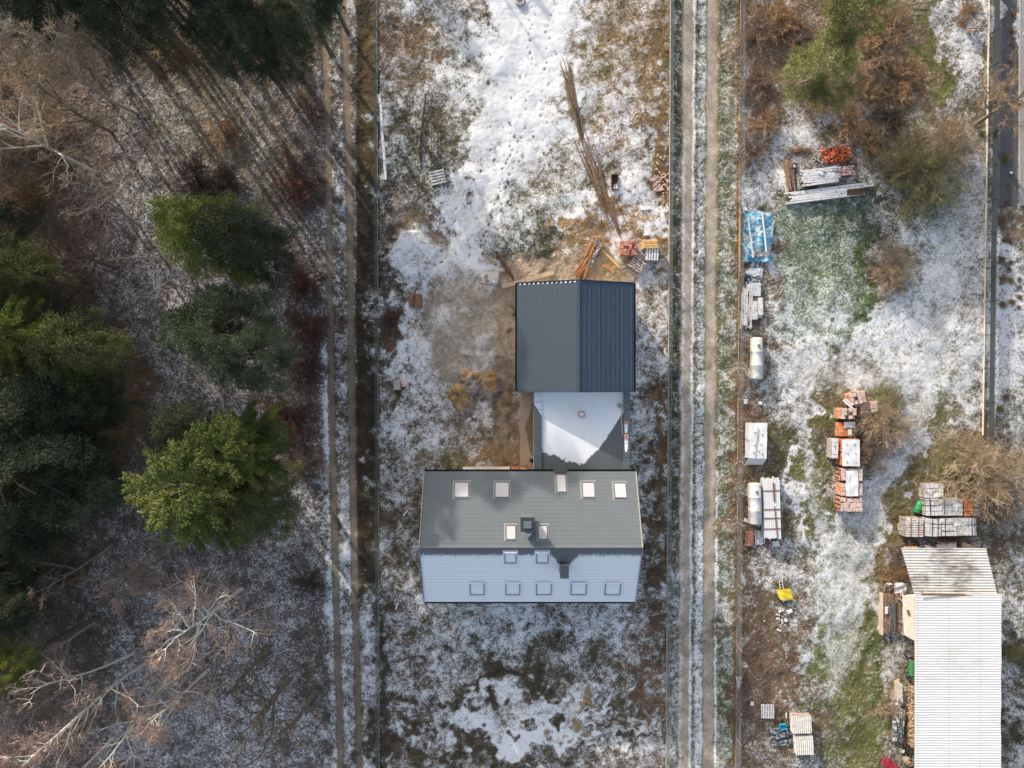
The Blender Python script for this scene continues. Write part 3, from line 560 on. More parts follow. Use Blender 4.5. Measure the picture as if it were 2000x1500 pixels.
tkV, tkF = [], []; fast_tube(tkV, tkF, [Vector((0, 0, -.05)), Vector((0.01, 0, .5)), Vector((-.01, .01, 1))], [1, .75, .35], 8); trunk_me = np_mesh('trunk', tkV, tkF)
tcount = [0]
def matslot(o, m):
    if not o.data.materials: o.data.materials.append(m)
    o.material_slots[0].link = 'OBJECT'; o.material_slots[0].material = m
def conifer(px, py, zc, rpx, kind, col, label, group='evergreen trees of the forest', sy=1.0, vz=None, base=None, name='pine_tree'):
    b = P(px, py, zc) if base is None else base; k = (H-zc)/H/24; r = rpx*k; i = tcount[0]; tcount[0] += 1
    crown, limbs = _con[kind][i % len(_con[kind])]; vz = vz or min(zc*.75, r*1.1+.8); rot = (i*2.399) % 6.28
    t = empty(name, (b.x, b.y, 0), label, 'tree', group)
    tr = link_mesh('trunk', trunk_me, None, t); matslot(tr, M['bark_pine']); tr.scale = (.17+.012*r, .17+.012*r, zc+vz*.75)
    rz = rot if sy == 1 else 0
    li = link_mesh('branches', limbs, None, t); matslot(li, M['bark_pine']); li.location = (0, 0, zc); li.scale = (r, r*sy, vz); li.rotation_euler = (0, 0, rz)
    c = link_mesh('crown', crown, None, t); matslot(c, M[col]); c.location = (0, 0, zc); c.scale = (r*1.03, r*sy*1.03, vz); c.rotation_euler = (0, 0, rz)
    return t
G1 = 'evergreen trees of the forest'
for a in [
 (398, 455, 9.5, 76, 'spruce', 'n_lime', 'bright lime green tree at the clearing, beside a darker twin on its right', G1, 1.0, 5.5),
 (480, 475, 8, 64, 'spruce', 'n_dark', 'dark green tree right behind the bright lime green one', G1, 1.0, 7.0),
 (430, 600, 8, 46, 'spruce', 'n_dark', 'small dark evergreen between the lime tree and the round blue green pine'),
 (440, 655, 10, 86, 'pine', 'n_blue', 'blue green pine with round pale needle clumps in the middle of the forest'),
 (512, 695, 9.5, 62, 'pine', 'n_blue', 'darker blue green pine on the right of the clumpy pale one', G1, 1.0, 5.5),
 (398, 940, 9.5, 120, 'feather', 'n_yellow', 'largest yellow green tree with feathery sprays, nearest the track left of the house'),
 (470, 880, 8.5, 85, 'feather', 'n_yellow', 'yellow green tree growing into the upper right of the largest feathery one'),
 (355, 835, 8, 50, 'spruce', 'n_dark', 'small dark evergreen above the largest feathery yellow green tree'),
 (495, 985, 7, 70, 'spruce', 'n_olive', 'dull olive evergreen at the lower right of the largest feathery tree'),
 (22, 655, 11, 76, 'feather', 'n_lime', 'lime green tree at the left edge halfway up the forest'),
 (140, 690, 9, 72, 'spruce', 'n_olive', 'olive evergreen right of the lime tree at the left edge'),
 (50, 800, 10, 100, 'spruce', 'n_dark', 'dark evergreen below the lime green tree at the left edge'),
 (165, 790, 7.5, 58, 'spruce', 'n_dark', 'dark evergreen whose right side touches the sandy sunlit strip'),
 (55, 915, 10, 120, 'pine', 'n_blue', 'dark blue green pine at the left edge above the black shadow'),
 (135, 935, 8, 72, 'spruce', 'n_dark', 'almost black evergreen left of the largest feathery tree'),
 (60, 1020, 8, 80, 'pine', 'n_dark', 'low dark pine directly above the blackest shadow of the forest'),
 (0, 1195, 9, 50, 'spruce', 'n_dark', 'dark evergreen at the left edge above the bare birches'),
 (0, 1310, 10, 44, 'spruce', 'n_lime', 'greenish yellow evergreen half outside the left edge near the birches'),
 (20, 530, 9, 60, 'spruce', 'n_olive', 'sparse olive evergreen at the left edge above the lime green tree'),
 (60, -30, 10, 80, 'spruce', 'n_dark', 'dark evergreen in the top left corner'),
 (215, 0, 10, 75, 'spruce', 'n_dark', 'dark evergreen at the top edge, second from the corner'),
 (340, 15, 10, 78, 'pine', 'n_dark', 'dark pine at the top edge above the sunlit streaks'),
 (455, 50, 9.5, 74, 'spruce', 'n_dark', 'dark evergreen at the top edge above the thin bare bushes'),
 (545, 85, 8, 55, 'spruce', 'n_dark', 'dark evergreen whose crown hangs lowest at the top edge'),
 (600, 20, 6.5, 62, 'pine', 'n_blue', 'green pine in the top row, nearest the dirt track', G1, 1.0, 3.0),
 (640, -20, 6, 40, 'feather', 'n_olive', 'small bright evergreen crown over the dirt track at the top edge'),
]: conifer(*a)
conifer(1602, 142, 4.2, 68, 'pine', 'n_pale', 'round olive green pine among rusty bushes above the timber pile', None, name='pine_tree')
conifer(1665, 15, 5.5, 62, 'pine', 'n_pale', 'loose yellow green pine at the top edge above the round olive one', None)
# forest beyond the frame, whose shadows lie over the picture
fr = random.Random(11); k = 0
spots = [(-80, 480), (-120, 640), (-90, 800), (-110, 960), (-90, 1120), (-100, 1270), (-250, 400), (-260, 600), (-250, 800), (-240, 1000), (-260, 1150), (-400, 500), (-400, 750), (-380, 950),
         (300, -140), (420, -110),  (-260, -60), (-250, 80), (-330, 200), (-190, 260)]
for (px, py) in spots:
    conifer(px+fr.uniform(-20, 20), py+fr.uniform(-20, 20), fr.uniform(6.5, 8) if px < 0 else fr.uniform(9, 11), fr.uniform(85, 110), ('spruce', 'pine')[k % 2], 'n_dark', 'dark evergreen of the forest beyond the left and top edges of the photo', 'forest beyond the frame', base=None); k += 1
for (bx, by, hh, rr, lab) in ((310, 130, 17, 2.0, 'tall pine trunk at the top left, leftmost of the three tallest'), (400, 100, 17.5, 2.2, 'tall pine trunk at the top left, middle of the three tallest'), (505, 62, 17, 2.1, 'tall pine trunk at the top left, rightmost of the three tallest')):
    conifer(bx, by, hh, rr*24*H/(H-hh), 'pine', 'n_dark', lab, 'three tallest pines of the forest', vz=2.2, base=P(bx, by), name='tall_pine')
fr = random.Random(77)
for q in range(15):
    px, py = -60+q*34+fr.uniform(-12, 12), (-30, -95, -60)[q % 3]+fr.uniform(-15, 15)
    conifer(px, py, 12, 22, 'spruce', 'n_dark', 'tall slim pine trunk in the row leaning out over the top left edge', 'slim pines along the top left edge', vz=1.6, name='slim_pine')
# shrubs
for (px, py, rr, h, lab) in ((628, -335, 1.55, 7.9, 'wide'), (790, -385, .7, 7.0, 'slim')):
    t = conifer(px, py, h*.5, rr*24, 'spruce', 'n_dark', lab+' columnar evergreen beyond the top edge of the photo', 'columnar trees beyond the frame', vz=h*.5, base=P(px, py), name='columnar_tree')
    mb = MB(); mb.tube([(0, 0, h*q) for q in (.08, .3, .6, .85, .97)], [rr*.8, rr*.95, rr*.85, rr*.55, rr*.15], 12); mb.build('shadow_core', M['n_dark'], t)  # solid core added inside the blades so the column's shadow turns out dense
t = empty('utility_pole', P(734, -375), 'thin utility pole beyond the top edge of the photo', 'pole'); MB().tube([(0, 0, 0), (0, 0, 8)], [.13, .07], 8).build('pole', M['bark_grey'], t); MB().box((0, 0, 7.6), (.9, .08, .1)).build('crossarm', M['bark_grey'], t)
# bare trees
bt = {}
def bvar(key, **kw): bt[key] = bare_meshes(**kw)
bvar('birch_a', seed=1, h=12, spread=4.2, r0=.16, nmain=15, first=.42, sub=8, twig=8, tlet=4, lift=.03, tr=.013, ang=(.75, 1.25))
bvar('birch_b', seed=2, h=13.5, spread=3.6, r0=.15, nmain=20, first=.3, sub=7, twig=7, tlet=4, tr=.013, ang=(.7, 1.2))
bvar('birch_c', seed=5, h=9, spread=2.6, r0=.09, nmain=9, first=.45, sub=5, twig=5, tlet=2)
bvar('dark_a', seed=7, h=8.5, spread=4.2, r0=.27, nmain=11, first=.3, sub=5, twig=5, tlet=2)
bvar('oak', seed=9, h=7.5, spread=4.6, r0=.24, nmain=13, first=.3, sub=7, twig=7, tlet=3, curve=.1)
def bare(px, py, key, rz, s, bark, twig, label, lean=(0, 0), group='bare trees of the forest', name='bare_tree', leaves=0):
    b = P(px, py); t = empty(name, (b.x, b.y, 0), label, 'tree', group)
    t.rotation_euler = (lean[1], lean[0], rz) if lean != (0, 0) else (0, 0, rz)
    t.scale = (s, s, s); a = link_mesh('trunk', bt[key][0], None, t); matslot(a, M[bark]); c = link_mesh('crown', bt[key][1], None, t); matslot(c, M[twig])
    if leaves:
        r = np.random.default_rng(int(px)); vv = np.empty(len(bt[key][1].vertices)*3, np.float32); bt[key][1].vertices.foreach_get('co', vv); vv = vv.reshape(-1, 3)
        base = vv[r.integers(0, len(vv), leaves)]+r.normal(0, .06, (leaves, 3)); V, F = blades(r, base, unit(r.standard_normal((leaves, 3))), r.uniform(.07, .13, leaves), r.uniform(.05, .08, leaves))
        link_mesh('leaves', np_mesh('leaves', V, F), M['leaf_rust'], t)
    return t
B1 = 'bark_white'
for a in [
 (472, 1150, 'birch_a', 0.3, 1.0, B1, 'twig_pink', 'brightest white birch with a wide fan of branches, below the largest feathery tree'),
 (285, 1295, 'birch_b', 1.2, 1.0, B1, 'twig_pink', 'long pale birch leaning to the bottom left corner'),
 (330, 1322, 'birch_c', 2.0, 1.25, B1, 'twig_pink', 'thin pale birch close below the long birch of the bottom left corner'),
 (408, 1308, 'birch_a', 2.6, .78, B1, 'twig_pink', 'mid sized birch below the brightest one, with drooping pale branches'),
 (445, 1328, 'birch_c', 4.2, .75, B1, 'twig_pink', 'smallest white birch, right of the mid sized drooping one'),
 (262, 1275, 'birch_c', 5.2, 1.3, B1, 'twig_pink', 'slim birch whose straight bare trunk starts left of the brightest birch'),
 (524, 1268, 'dark_a', 0.5, .85, 'bark_brown', 'twig_dark', 'dark bare tree right of the white birches, highest of the three by the track', (0, 0)),
 (562, 1328, 'dark_a', 2.2, 1.0, 'bark_brown', 'twig_dark', 'dark bare tree in the middle of the three near the track at the bottom', (0, 0)),
 (342, 1082, 'birch_b', 3.3, .78, 'bark_brown', 'twig_pink', 'brown trunked bare tree leaning left from under the largest feathery tree'),
 (182, 1215, 'birch_b', 0.1, .82, 'bark_grey', 'twig_pink', 'bare tree with a long grey trunk pointing to the left edge above the birches'),
 (215, 1068, 'birch_c', 1.4, .95, 'bark_grey', 'twig_pink', 'small pinkish bare tree beside the blackest shadow'),
 (268, 222, 'birch_b', 4.0, .98, 'bark_grey', 'twig_tan', 'tall grey trunked tree leaning to the top left corner'),
 (218, 258, 'birch_b', 5.5, .9, 'bark_brown', 'twig_tan', 'thinner grey tree next to the tall one of the top left corner'),
 (190, 338, 'birch_a', 1.8, 1.05, B1, 'twig_tan', 'pale barked tree with branches fanning out to the left edge'),
 (270, 440, 'birch_c', 3.6, 1.2, 'bark_grey', 'twig_tan', 'small grey bare tree between the pale barked tree and the lime tree'),
 (228, 522, 'dark_a', 4.6, .72, 'bark_brown', 'twig_dark', 'small dark bare tree with a trunk lying level, left of the lime tree'),
 (90, 330, 'birch_a', 5.0, .85, 'bark_brown', 'twig_brown', 'brown bare tree at the left edge under the leaning grey ones'),
 (60, 420, 'birch_c', 2.9, 1.2, 'bark_grey', 'twig_tan', 'grey bare tree at the left edge above the sparse olive evergreen'),
 (150, 1330, 'birch_a', 3.0, .8, 'bark_grey', 'twig_pink', 'pinkish bare tree at the bottom left, left of the long pale birch'),
 (220, 1440, 'birch_c', 0.9, 1.2, B1, 'twig_pink', 'pale birch at the bottom edge below the thin one'),
]: bare(*a)
bare(612, 1355, 'dark_a', 3.9, .78, 'bark_brown', 'twig_dark', 'dark bare tree with a few orange leaves, nearest the track at the bottom', leaves=260)
bare(1906, 242, 'oak', 0.7, .80, 'bark_brown', 'twig_tan', 'young oak with rust coloured leaves hanging over the fence on the right', group=None, leaves=1700, name='oak_tree')
t = empty('dead_trunk', P(98, 600), 'straight thin dead trunk standing left of the clearing, above the left edge trees', 'dead trunk')
mb = MB(); mb.tube([(0, 0, -.1), P(98, 520, 3)-P(98, 600), P(98, 432, 5.5)-P(98, 600)], [.09, .07, .03], 7); mb.build('stem', M['bark_brown'], t)
mb = MB()
for q in range(7): mb.tube([P(98, 590-q*22, .6+q*.75)-P(98, 600), P(98+(-1)**q*18, 580-q*22, .8+q*.75)-P(98, 600)], [.02, .008], 3)
mb.build('branch', M['twig_dark'], t)
sh = [shrub_mesh(s_, 1.0, 1.0) for s_ in (1, 2, 3, 4)]; shb = [shrub_mesh(s_, 1.0, 1.0, stems=85, subs=10, tw=5, thick=.0036) for s_ in (11, 12)]
_ng = {}
def shrub(px, py, rpx, mt, label, group, h=.7, big=False, leaves=0, name='bare_shrub'):
    r = rpx/24*.95; i = tcount[0]; tcount[0] += 1; b = P(px, py)*(1-.012*h*r)
    t = empty(name, (b.x, b.y, 0), label, 'shrub', group); me = (shb if big else sh)[i % (2 if big else 4)]
    o = link_mesh('branches', me, None, t); matslot(o, M[mt]); o.scale = (r, r, r*h); o.rotation_euler = (0, 0, i*1.7)
    if leaves:
        q = np.random.default_rng(i); n = leaves; d = unit(q.standard_normal((n, 3))); d[:, 2] = abs(d[:, 2]); base = d*(q.uniform(.35, .95, n)[:, None])*np.array([r, r, r*h])
        V, F = blades(q, base, unit(q.standard_normal((n, 3))), q.uniform(.06, .13, n), q.uniform(.04, .08, n)); link_mesh('leaves', np_mesh('leaves', V, F), M['leaf_rust' if mt != 'twig_red' else 'leaf_brown'], t)
GS = 'bare shrubs of the forest floor'; GR = 'rusty bushes above the timber pile'; GO = 'bare bushes of the storage plot'
for a in [
 (375, 340, 52, 'twig_dark', 'dark bare shrub with upright stems above the lime tree, left of its twin', GS, 1.1),
 (438, 352, 48, 'twig_dark', 'dark bare shrub directly above the lime tree, right of its twin', GS, 1.1),
 (580, 350, 58, 'twig_red', 'reddish shrub close to the track above the lime tree', GS, .6, False, 240),
 (440, 258, 42, 'twig_rust', 'orange brown shrub among the sunlit streaks', GS, .6, False, 280),
 (598, 205, 40, 'twig_brown', 'brown shrub beside the track below the top row of evergreens', GS, .5, False, 80),
 (595, 550, 48, 'twig_red', 'reddish shrub right of the lime tree, beside the track', GS, .5, False, 200),
 (600, 640, 48, 'twig_red', 'dark red shrub right of the blue green pine, upper of two', GS, .5, False, 200),
 (600, 715, 44, 'twig_red', 'dark red shrub right of the blue green pine, lower of two', GS, .5, False, 200),
 (560, 820, 60, 'twig_red', 'wide reddish shrub above right of the largest feathery tree', GS, .5, False, 280),
 (595, 900, 48, 'twig_brown', 'brown shrub between the largest feathery tree and the track', GS, .5, False, 120),
 (600, 1140, 36, 'twig_dark', 'low dark shrub by the track, right of the brightest birch', GS, .5),
 (70, 250, 60, 'twig_brown', 'brown thicket at the left edge under the leaning grey trees', GS, .8, False, 300),
 (35, 385, 50, 'twig_rust', 'rusty thicket at the left edge, lower of two', GS, .7, False, 250),
 (325, 90, 35, 'twig_rust', 'rusty shrub below the top row of evergreens', GS, .6, False, 200),
 (1482, 60, 46, 'twig_brown', 'brown bush nearest the gravel road in the top row', GR, .6, False, 160), (1535, 30, 52, 'twig_rust', 'orange bush at the top edge left of the loose pine', GR, .6, False, 360),
 (1480, 160, 46, 'twig_brown', 'brown bush beside the road left of the round pine', GR, .6, False, 160), (1495, 235, 42, 'twig_rust', 'rust coloured bush beside the road, level with the foot of the round pine', GR, .6, False, 200),
 (1472, 300, 36, 'twig_brown', 'dark brown bush beside the road left of the timber pile', GR, .6, False, 96), (1560, 75, 40, 'twig_brown', 'brown bush right above the round pine', GR, .5, False, 120),
 (1735, 45, 58, 'twig_rust', 'orange bush right of the loose pine', GR, .6, False, 320), (1715, 110, 50, 'twig_brown', 'brown bush right of the round pine, upper of two', GR, .6, False, 240),
 (1775, 150, 48, 'twig_rust', 'rusty bush next to the green strip, right of the round pine', GR, .6, False, 240), (1690, 170, 42, 'twig_rust', 'rusty bush touching the lower right of the round pine', GR, .6, False, 240),
 (1668, 232, 42, 'twig_rust', 'orange bush above the heap of broken bricks', GR, .6, False, 280), (1742, 225, 42, 'twig_dark', 'dark grey brown bush right of the orange one above the bricks', GR, .6),
 (1705, 275, 36, 'twig_rust', 'small orange bush right above the heap of broken bricks', GR, .6, False, 200),
 (1605, 195, 46, 'twig_rust', 'rusty bush under the lower edge of the round pine', GR, .5, False, 200),
 (1815, 345, 92, 'twig_olive', 'wide olive green willow bush right of the timber pile', GO, .8, True), (1862, 275, 70, 'twig_tan', 'tan bare bush above right of the olive willow', GO, .8, True),
 (1780, 320, 55, 'twig_brown', 'brown bare bush on the left side of the olive willow', GO, .7, True),
 (1752, 530, 54, 'twig_tan', 'round tan bush alone in the snow right of the green patch', GO, .7, True, 200), (1735, 835, 66, 'twig_tan', 'wide grey brown bush right of the brick pallets', GO, .8, True),
 (1700, 880, 46, 'twig_brown', 'brown bush right beside the white covered bricks', GO, .7, True), (1925, 925, 98, 'twig_tan', 'largest tan bare bush right above the block pallets', GO, .8, True, 150),
 (1960, 985, 60, 'twig_tan', 'tan bush at the right edge beside the block pallets', GO, .7, True), (1862, 905, 45, 'twig_olive', 'olive bush above the single old block pallet', GO, .6, True),
 (1735, 775, 38, 'twig_olive', 'low olive bush behind the topmost brick pallets', GO, .5, True),
 (1895, 18, 22, 'twig_rust', 'small rust bush in the snow by the right fence, upper of two', GO, .5, False, 96), (1880, 42, 14, 'twig_rust', 'small rust bush in the snow by the right fence, lower of two', GO, .5, False, 64),
 (1742, 1130, 30, 'twig_rust', 'rusty bush at the upper left corner of the stained roof', GO, .5, False, 120), (1748, 1080, 26, 'twig_brown', 'brown bush left of the stained roof', GO, .5),
 (1855, 1052, 34, 'twig_brown', 'tangle of brown stems between block pallets and stained roof', GO, .4, True),
 (1738, 1390, 26, 'twig_tan', 'dry tan bush beside the firewood of the long shed', GO, .5), (1985, 1275, 24, 'twig_olive', 'dark green bush at the right edge beside the long shed', GO, .6, True, 0),
 (762, 625, 24, 'twig_red', 'dark red bush by the fence left of the yard', None, .4, False, 100), (1480, 655, 18, 'twig_brown', 'small brown bush above the upper white tank', GO, .5),
 (1460, 870, 20, 'twig_rust', 'rusty bush left of the white covered block stack', GO, .4, False, 60),
]: shrub(*a)
GG = 'small shrubs planted in the neighbouring garden'
gl = [(1960, 430, 12), (1963, 470, 8), (1958, 508, 11), (1976, 512, 6), (1972, 525, 7), (1961, 545, 12), (1976, 548, 8), (1992, 545, 6), (1992, 560, 6), (1993, 580, 6), (1978, 590, 8), (1960, 595, 9), (1990, 600, 6), (1975, 470, 8), (1955, 800, 13), (1968, 830, 7), (1965, 776, 11), (1973, 845, 6)]
gn = ['nearest the paved terrace', 'just below the terrace shrub', 'upper big one', 'tiny one right of the upper big one', 'below the tiny one', 'lower big one', 'right of the lower big one', 'at the right edge, first down', 'at the right edge, second down', 'at the right edge, third down', 'bottom middle', 'bottom left', 'at the right edge, last down', 'right of the one below the terrace', 'dark green, by the fence near the end', 'tiny, beside the dark green one', 'reddish, at the edge of the bare strip', 'lowest of all']
for (px, py, r_), nm in zip(gl, gn): shrub(px, py, r_, 'twig_olive' if 'green' in nm else 'twig_brown', 'small round garden shrub in the snow, '+nm, GG, .7, True, 40, name='garden_shrub')
gl = [(1980, 28, 8), (1978, 62, 9), (1977, 88, 6), (1975, 118, 7), (1968, 308, 12), (1972, 340, 5), (1970, 365, 6), (1969, 395, 8)]
gn = ['top one', 'second from the top, orange', 'third from the top', 'fourth from the top', 'round green one below the oak', 'tiny one below the green one', 'second last', 'last one at the terrace end']
for (px, py, r_), nm in zip(gl, gn): shrub(px, py, r_, 'twig_olive' if 'green' in nm else 'twig_rust', 'little shrub in the dark strip of the terrace, '+nm, 'shrubs in the terrace strip', .8, True, 60, name='terrace_shrub')
# ------------------------------------------------------------ roof materials
def roof_mat(name, col, kind):
    m, nt, N, L, B = nodes(name); g = N.new("ShaderNodeNewGeometry"); tc = N.new("ShaderNodeTexCoord"); v = tc.outputs['Object']
    n = noise(nt, v, 1.2, 4, .5); n2 = noise(nt, scaled(nt, v, (1, 7, 1)), 5, 3)
    c = mixc(nt, n, tuple(x*.88 for x in col), tuple(x*1.12 for x in col)); c = mixc(nt, mth(nt, 'MULTIPLY', n2, .3), c, tuple(x*1.5 for x in col))
    sx = N.new("ShaderNodeSeparateXYZ"); L.new(v, sx.inputs[0])
    if kind == 'snow':                 # frost over stepped tiles; bare strip below the ridge and round the flue
        dr = mth(nt, 'SUBTRACT', -.10, sx.outputs[1])                 # distance below ridge
        st = noise(nt, scaled(nt, v, (.55, 5, 1)), 3.5, 5, .3, .7); st2 = noise(nt, scaled(nt, v, (6, .8, 1)), 2, 3)
        e = mth(nt, 'ADD', mth(nt, 'MULTIPLY_ADD', st, .9, -.45), mth(nt, 'MULTIPLY_ADD', st2, .8, -.4))
        cx = mth(nt, 'ABSOLUTE', mth(nt, 'SUBTRACT', sx.outputs[0], 2.45)); flue = mth(nt, 'MULTIPLY', ramp(nt, mth(nt, 'SUBTRACT', 1.1, cx), 0, 1.0), .95)
        f = ramp(nt, mth(nt, 'SUBTRACT', mth(nt, 'ADD', dr, mth(nt, 'MULTIPLY', e, .75)), mth(nt, 'ADD', .50, flue)), -.10, .22)
        row = mth(nt, 'FRACT', mth(nt, 'MULTIPLY', dr, 19/5.02)); line = ramp(nt, row, .80, .97)
        f = mth(nt, 'MULTIPLY', f, mth(nt, 'MULTIPLY_ADD', mth(nt, 'MULTIPLY', line, noise(nt, v, 3, 3)), -.62, 1.0))
        c = mixc(nt, mth(nt, 'MULTIPLY', f, .93), c, (.92, .935, .95))
    if kind == 'tile':
        r_ = mth(nt, 'FRACT', mth(nt, 'MULTIPLY', sx.outputs[1], 18/4.9)); c = mixc(nt, mth(nt, 'MULTIPLY', ramp(nt, r_, .72, .95), mth(nt, 'MULTIPLY_ADD', noise(nt, scaled(nt, v, (.4, 3, 1)), 3, 3), .5, .1)), c, (.07, .085, .09))
    if kind == 'hall_w':
        r_ = mth(nt, 'FRACT', mth(nt, 'MULTIPLY', sx.outputs[1], 1/.35)); c = mixc(nt, mth(nt, 'MULTIPLY', ramp(nt, r_, .8, .95), .18), c, (.03, .035, .04))
    L.new(c, B.inputs['Base Color']); B.inputs['Roughness'].default_value = .8 if kind == 'snow' else .55
    B.inputs['Specular IOR Level'].default_value = .3
    b = N.new("ShaderNodeBump"); b.inputs['Strength'].default_value = .25; b.inputs['Distance'].default_value = .02; L.new(n2, b.inputs['Height']); L.new(b.outputs[0], B.inputs['Normal'])
    return m
M['tile'] = roof_mat('grey_roof_tile', (0.135, 0.155, 0.168), 'tile'); M['tile_snow'] = roof_mat('frosted_roof_tile', (0.14, 0.155, 0.165), 'snow')
M['hall_west'] = roof_mat('hall_roof_sheet', (0.060, 0.078, 0.098), 'hall_e'); M['hall_east'] = roof_mat('hall_seam_sheet', (0.055, 0.080, 0.115), 'hall_e')
m, nt, N, L, B = nodes('window_glass'); B.inputs['Base Color'].default_value = (.55, .53, .54, 1); B.inputs['Roughness'].default_value = .12; B.inputs['Specular IOR Level'].default_value = .8; M['glass'] = m  # pale lilac base stands in for reflected sky over white blinds
M['glass_snow'] = mat('frosted_glass', (.85, .87, .89), .05, 0, island=0, bump=.1)
M['win_frame'] = mat('roof_window_frame', (.17, .18, .185), .1, 0, island=0, rough=.4, bump=0); M['flash'] = mat('window_flashing', (.30, .31, .31), .1, 0, island=0, rough=.4, bump=0)
M['frame_snow'] = mat('snowy_window_frame', (.22, .26, .32), .15, 0, island=0, bump=.2)
# ------------------------------------------------------------ house (long roof across the yard)
ze, zr = 4.2, 6.92
xw, xe = P(829, 0, ze).x, P(1241, 0, ze).x; yn, ys = P(0, 921, ze).y, P(0, 1175, ze).y; yr = P(0, 1069, zr).y
HC = Vector(((xw+xe)/2, yr, 0)); hx = (xe-xw)/2
house = empty('house', HC, 'long two storey house with grey tiled roof, frost covered on its lower slope', 'house')
mb = MB(); yn_, ys_ = yn-yr, ys-yr; wz = ze-.15
mb.box((0, (yn_+ys_)/2, wz/2), (2*hx-.5, yn_-ys_-.9, wz))
for sx_ in (-1, 1):
    x = sx_*(hx-.25); p = [(x, ys_+.45, wz), (x, yn_-.45, wz), (x, 0, zr-.3)]; mb.poly(p if sx_ > 0 else p[::-1]); p = [(x-sx_*.2, a[1], a[2]) for a in p]; mb.poly(p[::-1] if sx_ > 0 else p)
mb.build('wall', M['plaster'], house)
def slope(name, y0, z0, y1, z1, rows, x0, x1, mt, parent, step=.022, under=.09, notch=None):
    mb = MB(); nrm = Vector((0, -(z1-z0), (y1-y0))).normalized()
    if nrm.z < 0: nrm = -nrm
    segs = [(x0, x1)] if not notch else [(x0, notch[0]), (notch[1], x1)]
    for i in range(rows):
        a, b = i/rows, (i+1)/rows
        for (u0, u1) in (segs if (notch and b > notch[2]) else [(x0, x1)]):
            A = Vector((0, y0+(y1-y0)*a, z0+(z1-z0)*a)); Bv = Vector((0, y0+(y1-y0)*b, z0+(z1-z0)*b))+nrm*step; Cv = Vector((0, y0+(y1-y0)*b, z0+(z1-z0)*b))
            q = [Vector((u0, A.y, A.z)), Vector((u1, A.y, A.z)), Vector((u1, Bv.y, Bv.z)), Vector((u0, Bv.y, Bv.z))]
            if (q[1]-q[0]).cross(q[3]-q[0]).z < 0: q = q[::-1]
            mb.quad(*q); mb.quad(Vector((u0, Bv.y, Bv.z)), Vector((u1, Bv.y, Bv.z)), Vector((u1, Cv.y, Cv.z)), Vector((u0, Cv.y, Cv.z)))
    for (u0, u1) in segs:
        d = nrm*under; e0 = Vector((0, y0, z0)); e1 = Vector((0, y1, z1)) if (not notch or True) else None
        c = [Vector((u, e.y, e.z))-dd for dd in (Vector((0, 0, .004)), d) for u, e in ((u0, e0), (u1, e0), (u1, e1), (u0, e1))]
        mb.quad(c[7], c[6], c[5], c[4])
        for i in range(4): j = (i+1) % 4; mb.quad(c[i], c[j], c[j+4], c[i+4])
    return mb.build(name, mt, parent)
nx0, nx1 = P(1083, 0, 4.6).x-HC.x, P(1108, 0, 4.6).x-HC.x
roof_n = slope('roof_slope', 0, zr, yn_, ze, 18, -hx, hx, M['tile'], house, notch=(nx0, nx1, .86)); roof_n['label'] = 'sunlit grey tiled slope with roof windows'
roof_s = slope('roof_slope', 0, zr, ys_, ze, 19, -hx, hx, M['tile_snow'], house); roof_s['label'] = 'frost covered slope with roof windows'
mb = MB(); mb.tube([(-hx-.02, 0, zr+.0), (hx+.02, 0, zr+.0)], .085, 8); mb.build('ridge_cap', M['win_frame'], house)
for sgn in (-1, 1):
    for (y1_, z1_, nm_) in ((yn_, ze, 0), (ys_, ze, 1)):
        mb = MB(); mb.bar((sgn*(hx+.02), 0, zr+.03), (sgn*(hx+.02), y1_, z1_+.035), .06, .14); mb.build('verge_trim', M['concrete'] if nm_ == 0 else M['frame_snow'], house)
def gutter(parent, a, b, r=.07):
    mb = MB(); a = Vector(a); b = Vector(b); d = (b-a).normalized(); u = d.cross(Vector((0, 0, 1)))
    for i in range(6):
        t0, t1 = math.pi*i/6, math.pi*(i+1)/6; f = lambda t: u*math.cos(t)*r-Vector((0, 0, 1))*math.sin(t)*r
        mb.quad(a+f(t0), b+f(t0), b+f(t1), a+f(t1)); mb.quad(a+f(t0)*1.1, a+f(t1)*1.1, b+f(t1)*1.1, b+f(t0)*1.1)
    return mb.build('gutter', M['black'], parent)
gutter(house, (-hx, yn_+.08, ze-.04), (nx0-.05, yn_+.08, ze-.04)); gutter(house, (nx1+.05, yn_+.08, ze-.04), (hx, yn_+.08, ze-.04)); gutter(house, (-hx, ys_-.08, ze-.06), (hx, ys_-.08, ze-.06))
for sx_, yy in ((-1, yn_+.1), (1, yn_+.1), (-1, ys_-.1), (1, ys_-.1)):
    mb = MB(); mb.tube([(sx_*(hx-.35), yy, ze-.08), (sx_*(hx-.35), yy*.93, ze-.5), (sx_*(hx-.35), yy*.93, .1)], .045, 6); mb.build('downpipe', M['anthracite'], house)
def roofpt(px, py, south):       # intersection of the survey ray with the roof slope
    y1_ = ys_ if south else yn_; lo, hi = 0.0, 1.0
    for _ in range(40):
        t = (lo+hi)/2; z = zr+(ze-zr)*t; y = yr+y1_*t; yy = P(0, py, z).y
        if (yy < y) == south: lo = t
        else: hi = t
    z = zr+(ze-zr)*t; return Vector((P(px, 0, z).x-HC.x, y1_*t, z))
